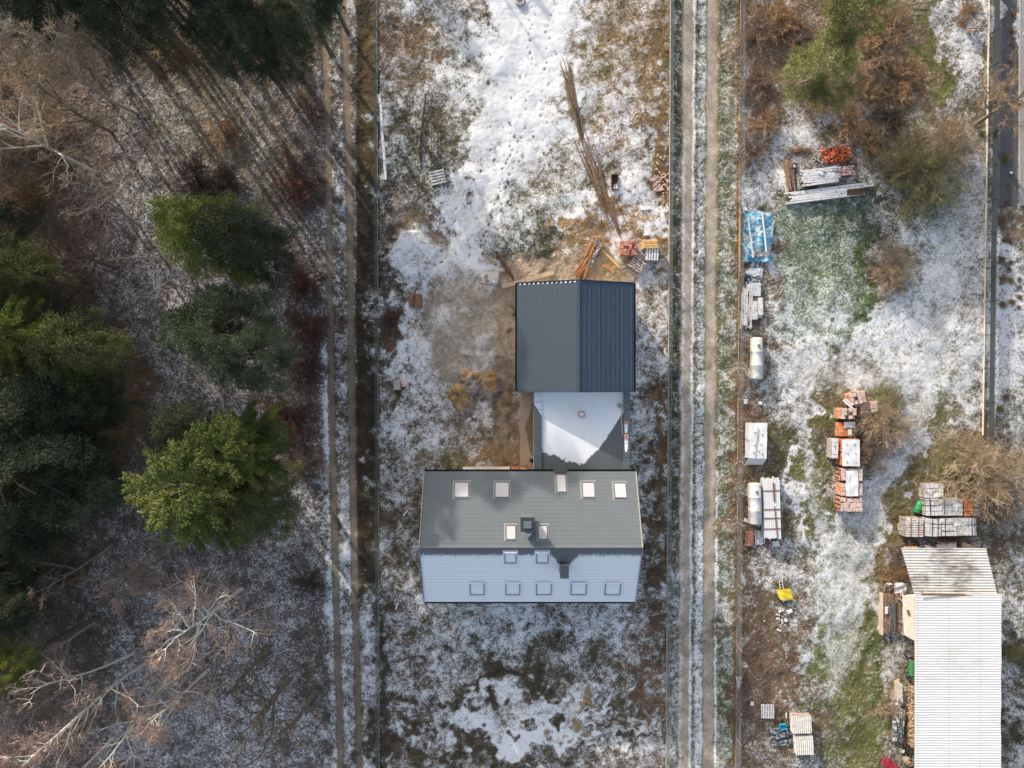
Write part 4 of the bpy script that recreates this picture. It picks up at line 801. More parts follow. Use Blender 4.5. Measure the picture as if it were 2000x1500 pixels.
def roof_window(x0, y0, x1, y1, south, snowy=False, sy=None):
    a, b = roofpt(x0, y0, south), roofpt(x1, y1, south); c = (a+b)/2; w = abs(b.x-a.x); l = math.hypot(b.y-a.y, b.z-a.z)
    y1_ = ys_ if south else yn_; u = Vector((1, 0, 0)); v = Vector((0, y1_, ze-zr)).normalized(); n = u.cross(v)
    if n.z < 0: n = -n
    v2 = -v if v.y < 0 else v     # towards north
    m = Matrix((u.to_4d(), v2.to_4d(), n.to_4d(), (0, 0, 0, 1))).transposed(); m[3][3] = 1
    for i in range(3): m[i][3] = c[i]; m[3][i] = 0
    def bx(mb, cx, cy, cz, dx, dy, dz):
        k = len(mb.v); mb.box((cx, cy, cz), (dx, dy, dz)); mb.v[k:] = [tuple(m @ Vector(q)) for q in mb.v[k:]]
    mb = MB(); f = .07
    for s_ in (-1, 1): bx(mb, s_*(w/2+f/2), 0, .07, f, l+2*f, .10); bx(mb, 0, s_*(l/2+f/2), .072, w, f, .104)
    fr_ = mb.build('roof_window', M['frame_snow'] if snowy else M['win_frame'], house)
    mb = MB(); bx(mb, 0, 0, .062, w+.002, l+.002, .03); mb.build('pane', M['glass_snow'] if snowy else M['glass'], fr_)
    mb = MB()
    for s_ in (-1, 1): bx(mb, s_*(w/2+f+.05), 0, .022, .10, l+2*f+.2, .035)
    bx(mb, 0, -(l/2+f+.05) if True else 0, .0225, w+2*f-.004, .10, .035); bx(mb, 0, (l/2+f+.05), .0225, w+2*f-.004, .10, .035)
    mb.build('flashing', M['glass_snow'] if snowy else M['flash'], fr_)
    if snowy: mb = MB(); bx(mb, 0, (l/2+f*.6)*(1 if south else -1), .145, w+.12, .13, .05); mb.build('snow_cap', M['glass_snow'], fr_)
for w_ in ((889, 943, 914, 971), (968, 943, 993, 971), (1087, 928, 1105, 961), (1137, 943, 1161, 971), (1199, 944, 1223, 972), (989, 1027, 1006, 1053), (1052, 1027, 1068, 1053)): roof_window(*w_, False)
for w_ in ((919, 1137, 945, 1159), (989, 1137, 1014, 1159), (1049, 1137, 1075, 1159), (1117, 1137, 1143, 1159), (1184, 1137, 1209, 1159), (987, 1078, 1007, 1097), (1049, 1078, 1069, 1097)): roof_window(*w_, True, True)
# dormer-like raised panel over the notch
mb = MB(); mb.box(((nx0+nx1)/2, yn_*.94, ze+.10), (nx1-nx0-.06, abs(yn_)*.1, .12)); mb.build('porch_roof', M['anthracite'], house)
def chimney(px, py, w, l, ztop, zb, mt, rough=False):
    c = P(px, py, ztop)-HC; ch = MB().box((c.x, c.y, (ztop+zb)/2), (w*.86, l*.86, ztop-zb-.1)).build('chimney', mt, house)
    MB().box((c.x, c.y, ztop-.06), (w, l, .12), bev=.02).build('cap', M['anthracite'], ch)
    return ch, c
ch, c = chimney(1030.5, 1025, .98, 1.02, 8.15, 6.2, M['tile'])
mb = MB(); mb.box((c.x, c.y, 8.19), (.55, .5, .05), bev=.01); mb.build('flue', M['win_frame'], ch)
mb = MB(); cc = P(1030, 1046, 7.1)-HC; cc.z = 6.6
mb.v += [(cc.x-.33, cc.y+.2, 7.3), (cc.x+.33, cc.y+.2, 7.3), (cc.x, cc.y-.28, 6.9), (cc.x-.28, cc.y+.2, 6.4), (cc.x+.28, cc.y+.2, 6.4)]; mb.f += [(0, 1, 2)[::-1], (3, 4, 2), (0, 3, 2), (1, 2, 4), (0, 1, 4, 3)]; mb.build('saddle', M['glass'], ch)
ch, c = chimney(1102.5, 1117, .62, .95, 7.3, 5.4, M['anthracite'])
# ------------------------------------------------------------ hall (dark metal roof)
ze2, zr2 = 3.9, 5.4
x0, x1, xr = P(1010, 0, ze2).x, P(1238, 0, ze2).x, P(1129.5, 0, zr2).x; y1 = P(0, 552.5, ze2).y; y0 = P(0, 765, ze2).y; HC2 = Vector((xr, (y0+y1)/2, 0)); ly = (y1-y0)/2
hall = empty('garage_hall', HC2, 'garage hall with dark blue grey metal gable roof beside the snowy flat roof', 'garage')
mb = MB(); a0, a1 = x0-xr, x1-xr; mb.box(((a0+a1)/2, 0, (ze2-.12)/2), (a1-a0-.3, 2*ly-.3, ze2-.12))
for s_ in (-1, 1): p = [(a0+.15, s_*(ly-.15), ze2-.12), (a1-.15, s_*(ly-.15), ze2-.12), (0, s_*(ly-.15), zr2-.15)]; mb.poly(p if s_ < 0 else p[::-1])
mb.build('wall', M['plaster'], hall)
for (ex, nm, lab) in ((a0, 'hall_west', 'lighter grey blue west slope with frost beads along its top edge'), (a1, 'hall_east', 'dark navy east slope with standing seams')):
    mb = MB(); Lx = abs(ex); sg = 1 if ex > 0 else -1; n = 12
    nrm = Vector((sg*(zr2-ze2), 0, Lx)).normalized()
    for i in range(n):
        A = Vector((ex*i/n, 0, zr2+(ze2-zr2)*i/n)); Bv = Vector((ex*(i+1)/n, 0, zr2+(ze2-zr2)*(i+1)/n))
        q = [Vector((A.x, -ly, A.z)), Vector((Bv.x, -ly, Bv.z)), Vector((Bv.x, ly, Bv.z)), Vector((A.x, ly, A.z))]
        if sg < 0: q = q[::-1]
        mb.quad(*q)
        if sg > 0: p = Bv.lerp(A, .5)+nrm*.012; mb.bar((p.x, -ly, p.z), (p.x, ly, p.z), .05, .028)
        elif i % 1 == 0: p = Bv+nrm*.002; mb.bar((p.x, -ly, p.z), (p.x, ly, p.z), .02, .006)
    dn = [Vector((0, -ly, zr2-.1)), Vector((ex, -ly, ze2-.1)), Vector((ex, ly, ze2-.1)), Vector((0, ly, zr2-.1))]; up = [p+Vector((0, 0, .095)) for p in dn]
    mb.quad(*(dn if sg < 0 else dn[::-1]))
    for i in range(4): j = (i+1) % 4; mb.quad(dn[i], dn[j], up[j], up[i])
    s2 = mb.build('roof_slope', M[nm], hall); s2['label'] = lab
    for s_ in (-1, 1): MB().bar((0, s_*(ly+.01), zr2+.02), (ex, s_*(ly+.01), ze2+.02), .05, .09).build('verge_trim', M['anthracite'], hall)
    gutter(hall, (ex+sg*.06, -ly, ze2-.02), (ex+sg*.06, ly, ze2-.02), .075)
MB().box((0, 0, zr2+.015), (.22, 2*ly+.06, .03)).build('ridge_cap', M['hall_west'], hall)
mb = MB(); fr = random.Random(3)
for i in range(13):
    px = 1016+i*8.9; t = (1130-px)/120; z = zr2+(ze2-zr2)*t+.035; p = P(px, 554.6-t*.2+(.9*t*4), z)-HC2; p.y = ly-.10
    mb.box((P(px, 0, z).x-HC2.x, ly-.13, z), (.14*fr.uniform(.6, 1.3), .10*fr.uniform(.7, 1.2), .03), rz=fr.uniform(-.5, .5), tilt=(0, -.36), bev=.012)
mb.build('frost_bead', mat('snow', (.8, .82, .85), .03, 0, island=0, bump=0), hall)
# ------------------------------------------------------------ flat roofed connecting wing
zf = 3.3
fx0, fx1, fy0, fy1 = P(1043, 0, zf).x, P(1231, 0, zf).x, P(0, 921, zf).y, P(0, 766, zf).y
FC = Vector(((fx0+fx1)/2, (fy0+fy1)/2, 0)); wing = empty('flat_roofed_wing', FC, 'flat roofed connecting wing with a white frost patch between hall and house', 'building')
fw, fl = (fx1-fx0)/2, (fy1-fy0)/2; fl0 = -fl-.15
MB().box((0, -.05, (zf-.25)/2), (2*fw-.1, 2*fl+.0, zf-.25)).build('wall', M['plaster'], wing)
m, nt, N, L, B = nodes('flat_roof_membrane'); tc = N.new("ShaderNodeTexCoord"); v = tc.outputs['Object']; sx = N.new("ShaderNodeSeparateXYZ"); L.new(v, sx.inputs[0]); X_, Y_ = sx.outputs[0], sx.outputs[1]
n = noise(nt, v, 1.0, 4); c = mixc(nt, n, (.085, .10, .105), (.135, .15, .15)); fx_ = mth(nt, 'FRACT', mth(nt, 'MULTIPLY', X_, 1/1.0)); c = mixc(nt, mth(nt, 'MULTIPLY', ramp(nt, fx_, .96, .99), .35), c, (.22, .23, .23))
wob = mth(nt, 'ADD', mth(nt, 'MULTIPLY_ADD', noise(nt, v, 1.6, 5, .3, .75), 1.1, -.55), mth(nt, 'MULTIPLY_ADD', noise(nt, scaled(nt, v, (1, .3, 1)), 5, 4), .5, -.25))
def pxw(px): return P(px, 0, zf).x-FC.x
def pyw(py): return P(0, py, zf).y-FC.y
# frost lies above a polyline: left end (1058,880) .. (1110,900) .. (1150,898) .. (1190,860) .. (1218,800)
e1 = mth(nt, 'SUBTRACT', Y_, mth(nt, 'MULTIPLY_ADD', mth(nt, 'SUBTRACT', X_, pxw(1058)), (pyw(905)-pyw(882))/(pxw(1125)-pxw(1058)), pyw(882)))
e2 = mth(nt, 'SUBTRACT', Y_, mth(nt, 'MULTIPLY_ADD', mth(nt, 'SUBTRACT', X_, pxw(1140)), (pyw(868)-pyw(904))/(pxw(1180)-pxw(1140)), pyw(904)))
e3 = mth(nt, 'SUBTRACT', Y_, mth(nt, 'MULTIPLY_ADD', mth(nt, 'SUBTRACT', X_, pxw(1168)), (pyw(812)-pyw(880))/(pxw(1214)-pxw(1168)), pyw(880)))
wl = mth(nt, 'MULTIPLY', wob, ramp(nt, mth(nt, 'SUBTRACT', pxw(1165), X_), -.3, .8))
e = mth(nt, 'MINIMUM', mth(nt, 'ADD', e1, mth(nt, 'MULTIPLY', wl, 1.3)), mth(nt, 'MINIMUM', mth(nt, 'ADD', e2, mth(nt, 'MULTIPLY', wob, .6)), mth(nt, 'ADD', mth(nt, 'MULTIPLY', e3, .8), mth(nt, 'MULTIPLY', wob, .45))))
ln = mth(nt, 'MULTIPLY_ADD', ramp(nt, noise(nt, scaled(nt, v, (3, .3, 1)), 2, 3), .35, .7), .05, .93)
f = mth(nt, 'MULTIPLY', ramp(nt, e, -.03, .10), ln); c = mixc(nt, f, c, (.90, .91, .92))
L.new(c, B.inputs['Base Color']); B.inputs['Roughness'].default_value = .6; M['membrane'] = m
def edge_mat(name, pts_lo, pts_hi):          # parapet metal with frost above a slanted line
    m, nt, N, L, B = nodes(name); tc = N.new("ShaderNodeTexCoord"); v = tc.outputs['Object']; sx = N.new("ShaderNodeSeparateXYZ"); L.new(v, sx.inputs[0]); n = noise(nt, v, 1.5, 3)
    c = mixc(nt, n, (.12, .14, .145), (.16, .18, .185))
    (ax, ay), (bx_, by) = pts_lo, pts_hi
    if bx_ != ax:
        e = mth(nt, 'SUBTRACT', sx.outputs[1], mth(nt, 'MULTIPLY_ADD', mth(nt, 'SUBTRACT', sx.outputs[0], ax), (by-ay)/(bx_-ax), ay)); c = mixc(nt, ramp(nt, e, 0, .06), c, (.76, .80, .86))
    L.new(c, B.inputs['Base Color']); B.inputs['Roughness'].default_value = .4; B.inputs['Metallic'].default_value = .2; return m
MB().box((0, -.05, zf-.02), (2*fw-.5, 2*fl+.1, .2)).build('roof_membrane', M['membrane'], wing)
zp = zf+.28
MB().box((P(1050.5, 0, zp).x-FC.x, -.05, zp-.2), (.58, 2*fl+.08, .40), bev=.02).build('parapet', edge_mat('parapet_west', (pxw(1043), pyw(790)), (pxw(1058), pyw(812))), wing)
MB().box((P(1224.5, 0, zp).x-FC.x, -.05, zp-.2), (.50, 2*fl+.08, .40), bev=.02).build('parapet', edge_mat('parapet_east', (0, 0), (0, 0)), wing)
mb = MB()
for y_ in (785, 800, 836, 866, 893):
    for px_, w_ in ((1050.5, .60), (1224.5, .52)): mb.box((P(px_, 0, zp).x-FC.x, P(0, y_, zp).y-FC.y, zp+.004), (w_, .03, .02))
mb.build('parapet_seam', M['anthracite'], wing)
vent = MB().box((*(P(1136, 809, zf+.25)-FC).xy, zf+.18), (.44, .36, .24), bev=.02).build('roof_vent', M['brick_red'], wing)
MB().box((*(P(1136, 809, zf+.3)-FC).xy, zf+.31), (.30, .24, .03), bev=.01).build('vent_lid', M['glass_snow'], vent)
MB().box((*(P(1211, 792, zf+.3)-FC).xy, zf+.2), (.30, .28, .26), bev=.02).build('drain_box', M['metal_grey'], wing)
mb = MB(); mb.bar(P(1213, 797, zf+.12)-FC, P(1216, 850, zf+.12)-FC, .05, .05); mb.build('box_frost', M['concrete_cream'], wing)  # pale bar stands for the frost streak below the grey box
for (px, py, l, frost_y, lab) in ((1223.5, 825, .26, 16, 'red brick lying on the east parapet with a frost streak, upper of two'), (1223.7, 852, .34, 24, 'red brick lying on the east parapet with a frost streak, lower of two')):
    b = P(px, py, zp+.1); t = empty('loose_brick', (b.x, b.y, zp+.01), lab, 'brick', 'bricks weighing down the parapet')
    MB().box((0, 0, .06), (.34, l*.8, .12), bev=.01).build('brick', M['brick_red'], t)
    mb = MB(); n = 8; L_ = frost_y/25.5*1.15
    mb.poly([(-.15, -l*.4, .004), (-.12, -l*.4-L_*.8, .004), (-.07, -l*.4-L_, .004), (.03, -l*.4-L_, .004), (.11, -l*.4-L_*.75, .004), (.15, -l*.4, .004)][::1]); mb.build('frost_streak', M['glass_snow'], t)
# masonry bits beside the wing
t = empty('foundation_strip', P(1030, 842), 'beige concrete strip with a wet dark stain along the west wall of the flat wing', 'concrete strip')
m, nt, N, L, B = nodes('stained_concrete'); tc = N.new("ShaderNodeTexCoord"); v = tc.outputs['Object']; sx = N.new("ShaderNodeSeparateXYZ"); L.new(v, sx.inputs[0]); n = noise(nt, v, 2, 5, .5)
e = mth(nt, 'SUBTRACT', mth(nt, 'ADD', sx.outputs[0], mth(nt, 'MULTIPLY_ADD', n, .8, -.4)), mth(nt, 'MULTIPLY_ADD', mth(nt, 'ABSOLUTE', mth(nt, 'ADD', sx.outputs[1], -.2)), .3, -.25)); c = mixc(nt, n, (.30, .23, .17), (.40, .32, .25)); c = mixc(nt, mth(nt, 'MULTIPLY', ramp(nt, e, -.05, .1), .75), c, (.10, .07, .045))
L.new(c, B.inputs['Base Color']); B.inputs['Roughness'].default_value = .9
MB().box((0, 0, .06), (1.25, 6.4, .22), bev=.02).build('slab', m, t)
t = empty('low_wall', P(960, 914), 'low pale masonry ledge with red bricks against the upper side of the house', 'low wall')
MB().box((-.4, 0, .3), (3.8, .25, .6), bev=.02).build('ledge', M['concrete_cream'], t); mb = MB()
for i in range(5): mb.box((1.75+i*.26, -.02, .33), (.24, .30, .66), bev=.01)
mb.build('brick', M['brick_red'], t)
t = empty('floor_drain', P(1038, 899), 'small black drain pot at the corner of wing and house', 'drain'); MB().tube([(0, 0, 0), (0, 0, .35)], [.16, .16], 10).build('pot', M['black'], t)
# ------------------------------------------------------------ long corrugated shed
def corrugated(name, c00, c10, c11, c01, pitch, amp, mt, parent, along_u=True, segu=1):   # waves run along u (c00->c10), repeat along v
    c00, c10, c11, c01 = map(Vector, (c00, c10, c11, c01)); Lv = ((c01-c00).length+(c11-c10).length)/2; nv = int(Lv/pitch*6); nu = 10; rd = random.Random(len(name)+int(Lv*10))
    V, F = [], []; sag = [[rd.gauss(0, .012) for _ in range(nu+1)] for _ in range(nv//24+2)]
    for j in range(nv+1):
        t = j/nv
        for i in range(nu+1):
            s_ = i/nu; p = c00.lerp(c10, s_).lerp(c01.lerp(c11, s_), t); sg = j/24; k0 = int(sg); ff = sg-k0
            p.z += amp*math.sin(t*Lv/pitch*2*math.pi)+sag[k0][i]*(1-ff)+sag[min(k0+1, len(sag)-1)][i]*ff; V.append(p)
    for j in range(nv):
        for i in range(nu): a = j*(nu+1)+i; F.append((a, a+1, a+nu+2, a+nu+1))
    if (Vector(V[1])-Vector(V[0])).cross(Vector(V[nu+1])-Vector(V[0])).z < 0: F = [f[::-1] for f in F]
    n = len(V); V2 = [p-Vector((0, 0, .012)) for p in V]; V = V+V2; F = F+[tuple(i+n for i in f[::-1]) for f in F]
    me = np_mesh(name, [tuple(p) for p in V], F); return link_mesh(name, me, mt, parent)
def corr_mat(name, col, stain, amt):
    m, nt, N, L, B = nodes(name); tc = N.new("ShaderNodeTexCoord"); v = tc.outputs['Object']; n = noise(nt, scaled(nt, v, (.6, 1, 1)), .9, 4, .5); n2 = noise(nt, scaled(nt, v, (.5, 9, 1)), 2.2, 4, 0, .7); n3 = noise(nt, v, 4, 4); vl = N.new("ShaderNodeVectorMath"); vl.operation = 'LENGTH'; L.new(v, vl.inputs[0])
    c = mixc(nt, n3, tuple(x*.9 for x in col), col); f = mth(nt, 'MULTIPLY', ramp(nt, mth(nt, 'ADD', mth(nt, 'ADD', mth(nt, 'MULTIPLY', n, .45), mth(nt, 'MULTIPLY', n2, .45)), mth(nt, 'MULTIPLY_ADD', vl.outputs['Value'], -.085, .445)), .53, .72), amt); c = mixc(nt, f, c, stain); sx = N.new("ShaderNodeSeparateXYZ"); L.new(v, sx.inputs[0]); jx = mth(nt, 'FRACT', mth(nt, 'MULTIPLY_ADD', sx.outputs[0], 1/2.3, .28)); c = mixc(nt, mth(nt, 'MULTIPLY', ramp(nt, jx, .975, .985), .35), c, (.25, .24, .23))
    L.new(c, B.inputs['Base Color']); B.inputs['Roughness'].default_value = .55; return m
zs = 3.4; s0 = P(1787, 1160, zs-.25); s1 = P(1956, 1160, zs+.15); s2_ = P(1954, 1800, zs+.15); s3 = P(1785, 1800, zs-.25)
SC = Vector(((s0.x+s1.x)/2, s0.y-6, 0)); shed = empty('long_shed', SC, 'long open shed with clean white corrugated roof at the bottom right', 'shed')
ro = corrugated('corrugated_roof', s0-SC, s1-SC, s2_-SC, s3-SC, .195, .013, corr_mat('white_corrugated', (.74, .74, .735), (.46, .43, .39), .45), shed)
mb = MB(); w0 = (s0.x-SC.x)+.35; w1 = (s1.x-SC.x)-.3; y_t = s0.y-SC.y-.25; y_b = s3.y-SC.y+.3
mb.box((w1, (y_t+y_b)/2, 1.6), (.12, y_t-y_b, 3.2)); mb.box(((w0+w1)/2, y_b, 1.6), (w1-w0-.13, .12, 3.2)); mb.build('wall', M['wood_grey'], shed)
for i in range(7): MB().box((w0+1.7, y_t-.1-i*(y_t-y_b)/6.2, 1.5), (.14, .14, 3.0)).build('post', M['wood_grey'], shed)
mb = MB(); mb.bar((w0-.3, y_t+.05, 3.05), (w0-.3, y_b, 3.05), .08, .14); mb.build('fascia', M['wood_dark'], shed)
q0, q1, q2, q3 = P(1760, 1070, 3.1), P(1926, 1071, 3.35), P(1948, 1161, 3.2), P(1786, 1160, 2.95)
SC2 = (q0+q2)/2; SC2.z = 0; shed2 = empty('lean_to_shed', SC2, 'slanted shed with rust stained white corrugated roof above the long shed', 'shed')
corrugated('corrugated_roof', q0-SC2, q1-SC2, q2-SC2, q3-SC2, .225, .019, corr_mat('stained_corrugated', (.76, .73, .66), (.13, .09, .065), .95), shed2)
mb = MB(); c4 = [(q-SC2)*.95 for q in (q0, q1, q2, q3)]
for i in (1,):
    a, b = c4[i], c4[(i+1) % 4]; a0_, b0_ = Vector((a.x, a.y, 0)), Vector((b.x, b.y, 0)); mb.quad(b0_, a0_, Vector((a.x, a.y, 2.8)), Vector((b.x, b.y, 2.8))); mb.quad(a0_*.98, b0_*.98, Vector((b.x*.98, b.y*.98, 2.8)), Vector((a.x*.98, a.y*.98, 2.8)))
mb.build('wall', M['wood_grey'], shed2)
for q in (c4[0]*.45, c4[3]*.45, (c4[0]+c4[1])*.40): MB().box((q.x, q.y, 1.4), (.12, .12, 2.8)).build('post', M['wood_grey'], shed2)
mb = MB(); mb.bar(P(1800, 1161, 3.35)-SC2, P(1935, 1162.5, 3.4)-SC2, .12, .05); mb.build('flashing', M['strap_rust'], shed2)
t = empty('side_canopy', P(1776, 1200), 'cream sheet canopy with a rust hole against the upper left of the long shed', 'canopy')
o_ = P(1776, 1200); mb = MB(); za = 2.9; pp = [P(1763, 1163, za), P(1787, 1160, za+.2), P(1787, 1252, za+.2), P(1766, 1240, za)]
tp = [p-o_ for p in pp]; mb.poly(tp[::-1] if False else [tp[0], tp[3], tp[2], tp[1]]); mb.poly([p-Vector((0, 0, .03)) for p in tp]); mb.build('sheet', M['concrete_cream'], t)
mb = MB(); mb.poly([Vector(p)-o_ for p in (P(1770, 1190, za+.14), P(1776, 1192, za+.17), P(1778, 1202, za+.17), P(1774, 1203, za+.14))][::-1]); mb.build('rust_spot', M['strap_rust'], t)
mb = MB()
for p in (tp[0], tp[3]): mb.box((p.x+1.0, p.y*.6, 1.4), (.1, .1, 2.8))
mb.build('post', M['wood_grey'], t)
# ------------------------------------------------------------ neighbour's terrace
t = empty('paved_terrace', P(1990, 200), 'dark grey paved terrace strip behind the right fence', 'terrace')
MB().box((P(1962, 0).x-P(1990, 0).x, 0, .03), (1.95, 17.0, .12), bev=.01).build('dark_paving', mat('dark_paving', (.10, .10, .105), .15, .08, island=0), t)
m, nt, N, L, B = nodes('light_paving'); tc = N.new("ShaderNodeTexCoord"); bk = N.new("ShaderNodeTexBrick"); L.new(tc.outputs['Object'], bk.inputs['Vector']); bk.inputs['Scale'].default_value = 2.2; bk.inputs['Color1'].default_value = (.30, .30, .31, 1); bk.inputs['Color2'].default_value = (.35, .35, .36, 1); bk.inputs['Mortar'].default_value = (.22, .22, .23, 1); bk.inputs['Mortar Size'].default_value = .02
L.new(bk.outputs[0], B.inputs['Base Color']); B.inputs['Roughness'].default_value = .9
MB().box((2.02, 0, .05), (3.9, 16.9, .18), bev=.01).build('light_paving', m, t)
MB().box((.0, 0, .07), (.07, 16.9, .2)).build('kerb', M['concrete'], t)
# ------------------------------------------------------------ fences
def fence(name, pts, bay, h, label, wiremat, postmat, base=None, screen=None, wires=.08, wr=.004, basew=.12, baseh=.12):
    P0 = P(*pts[0]); t = empty(name, P0, label, 'fence'); a, b = P(*pts[0])-P0, P(*pts[1])-P0; L = (b-a).length; n = max(1, round(L/bay)); d = (b-a)/n; ang = math.atan2(d.y, d.x); bl = d.length
    mb = MB()
    k = int(bl/wires)
    for i in range(k+1): mb.box((i*bl/k, 0, h/2+.05), (wr*2, wr*2, h-.1))
    for z in np.arange(.15, h, .2): mb.box((bl/2, 0, z), (bl, wr*2.6, wr*2.6))
    pm = mb.build('mesh_panel', wiremat, None); pm2 = MB().box((0, 0, h/2), (.06, .06, h+.08), bev=.005).build('post', postmat, None)
    bm = MB().box((bl/2, 0, baseh/2-.02), (bl-.02, basew, baseh), bev=.01).build('base_board', base, None) if base else None
    sm_ = None
    if screen: sm_ = MB().box((bl/2, .02, h*.72), (bl-.06, .02, h*.42)).build('privacy_strip', screen, None)
    for i in range(n+1):
        for o in (pm, bm, sm_, pm2):
            if o is None or (i == n and o is not pm2): continue
            c = o.copy(); COL.objects.link(c); c.parent = t; c.location = a+d*i; c.rotation_euler = (0, 0, ang)
    for o in (pm, pm2, bm, sm_):
        if o: bpy.data.objects.remove(o)
    return t
fence('mesh_fence', [(736, -120), (741, 1620)], 2.5, 1.5, 'thin dark green mesh fence between the dirt track and the building yard', M['mesh_green'], M['mesh_green'], base=M['wood_grey'], basew=.05, baseh=.1)
fence('mesh_fence', [(1310, -120), (1300, 1620)], 2.5, 1.4, 'mesh fence with a pale base board between the building yard and the gravel road', M['mesh_grey'], M['mesh_grey'], base=M['concrete'], basew=.06, baseh=.18)
fence('mesh_fence', [(1447, -120), (1436, 1620)], 2.5, 1.3, 'weathered mesh fence between the gravel road and the storage plot', M['mesh_grey'], M['wood_grey'], base=M['wood'], basew=.05, baseh=.08)
fence('mesh_fence', [(1932, -60), (1919, 850)], 2.65, 1.35, 'fence with cream base wall and grey privacy strips along the neighbouring garden', M['anthracite'], M['anthracite'], base=M['concrete_cream'], screen=M['screen_grey'], basew=.08, baseh=.16)
# ------------------------------------------------------------ stored things
rd = random.Random(42)
def thing(name, px, py, label, cat, group=None, rz=0.0, z=0.0, zref=None):
    b = P(px, py, zref if zref is not None else z); return empty(name, (b.x, b.y, z), label, cat, group, R(rz))
def pallet_parts(t, w=1.2, l=.8, z=0, mt='wood', bearers=True, nslat=7):
    mb = MB()
    for i in range(nslat): y = -l/2+l*(i+.5)/nslat; mb.box((0, y, z+.135), (w, l/nslat*.62, .022), rz=rd.uniform(-.01, .01), bev=.004)
    mb.build('deck', M[mt], t); mb = MB()
    for x in (-w/2+.06, 0, w/2-.06):
        mb.box((x, 0, z+.02), (.10, l, .02))
        for y in (-l/2+.06, 0, l/2-.06): mb.box((x, y, z+.075), (.10, .10, .085))
        mb.box((x, 0, z+.1213), (.10, l, .004))
    mb.build('bearer', M['wood_grey' if mt != 'wood_yellow' else mt], t)
def pallet(px, py, rz, label, mt='wood', w=1.2, l=.8, z=0, stack=1, group='empty pallets', nslat=6):
    t = thing('pallet', px, py, label, 'pallet', group, rz, 0)
    for k in range(stack): pallet_parts(t, w, l, k*.155, mt, nslat=nslat)
    return t
def block_stack(px, py, w, l, h, rz, label, mt, group, strap=None, nx_=4, ny_=4, nz_=4, cap=None, name='brick_pallet', cat='brick pallet', miss=0.0, rough=.012, pal=True, holes=False):
    t = thing(name, px, py, label, cat, group, rz, 0, zref=h)
    if pal: pallet_parts(t, w*1.02, l*1.02, 0, 'wood')
    z0 = .15 if pal else 0; mb = MB(); bx, by, bz = w/nx_, l/ny_, (h-z0)/nz_
    for k in range(nz_):
        for i in range(nx_):
            for j in range(ny_):
                if k == nz_-1 and rd.random() < miss: continue
                mb.box((-w/2+bx*(i+.5)+rd.gauss(0, rough), -l/2+by*(j+.5)+rd.gauss(0, rough), z0+bz*(k+.5)), (bx*.94, by*.94, bz*.96), rz=rd.gauss(0, rough), bev=.008)
    nf = len(mb.f)
    if holes:

        for k in range(nz_):
            for j in range(ny_): mb.box((-w/2-.02, -l/2+by*(j+.5), z0+bz*(k+.5)), (.05, by*.35, bz*.4))  # black boxes on the left faces stand in for the shaded brick hollows
    bo = mb.build('bricks' if 'brick' in name else 'blocks', M[mt], t)
    if holes:
        bo.data.materials.append(M['strap'])
        for p_ in bo.data.polygons[nf:]: p_.material_index = 1
    if strap:
        for (ax, f) in strap:
            mb = MB()
            if ax == 'x': mb.box((0, l*(f-.5), h+.012), (w+.06, .045, .014)); mb.box((-w/2-.025, l*(f-.5), h/2+.08), (.014, .045, h-.15)); mb.box((w/2+.025, l*(f-.5), h/2+.08), (.014, .045, h-.15))
            else: mb.box((w*(f-.5), 0, h+.018), (.045, l+.06, .014)); mb.box((w*(f-.5), l/2+.025, h/2+.08), (.045, .014, h-.15)); mb.box((w*(f-.5), -l/2-.025, h/2+.08), (.045, .014, h-.15))
            mb.build('strap', M['strap'], t)
    return t
def sheet(name, pts, th, mt, t, wave=.03, n=10, m=10, sag=0.0):      # draped cloth or plastic between four corners (local coords)
    c = [Vector(p) for p in pts]; r_ = random.Random(len(name)+int(c[0].x*100)); ph = [r_.uniform(0, 6) for _ in range(4)]; V, F = [], []
    for j in range(m+1):
        for i in range(n+1):
            u, v = i/n, j/m; p = c[0].lerp(c[1], u).lerp(c[3].lerp(c[2], u), v)
            p.z += wave*(math.sin(u*9+ph[0]+v*4)+math.sin(v*11+ph[1]-u*5)+.6*math.sin(u*21+ph[2]))*.5-sag*math.sin(u*math.pi)*math.sin(v*math.pi)+r_.gauss(0, wave*.25)
            if i in (0, n) or j in (0, m): p.x += r_.gauss(0, wave*.5); p.y += r_.gauss(0, wave*.5)
            V.append(tuple(p))
    for j in range(m):
        for i in range(n): a = j*(n+1)+i; F.append((a, a+1, a+n+2, a+n+1))
    if (c[1]-c[0]).cross(c[3]-c[0]).z < 0: F = [f[::-1] for f in F]
    k = len(V); V += [(p[0], p[1], p[2]-th) for p in V]; F += [tuple(i+k for i in f[::-1]) for f in F]
    o = link_mesh(name, np_mesh(name, V, F), M[mt], t); o.data.polygons.foreach_set('use_smooth', [True]*len(F)); return o
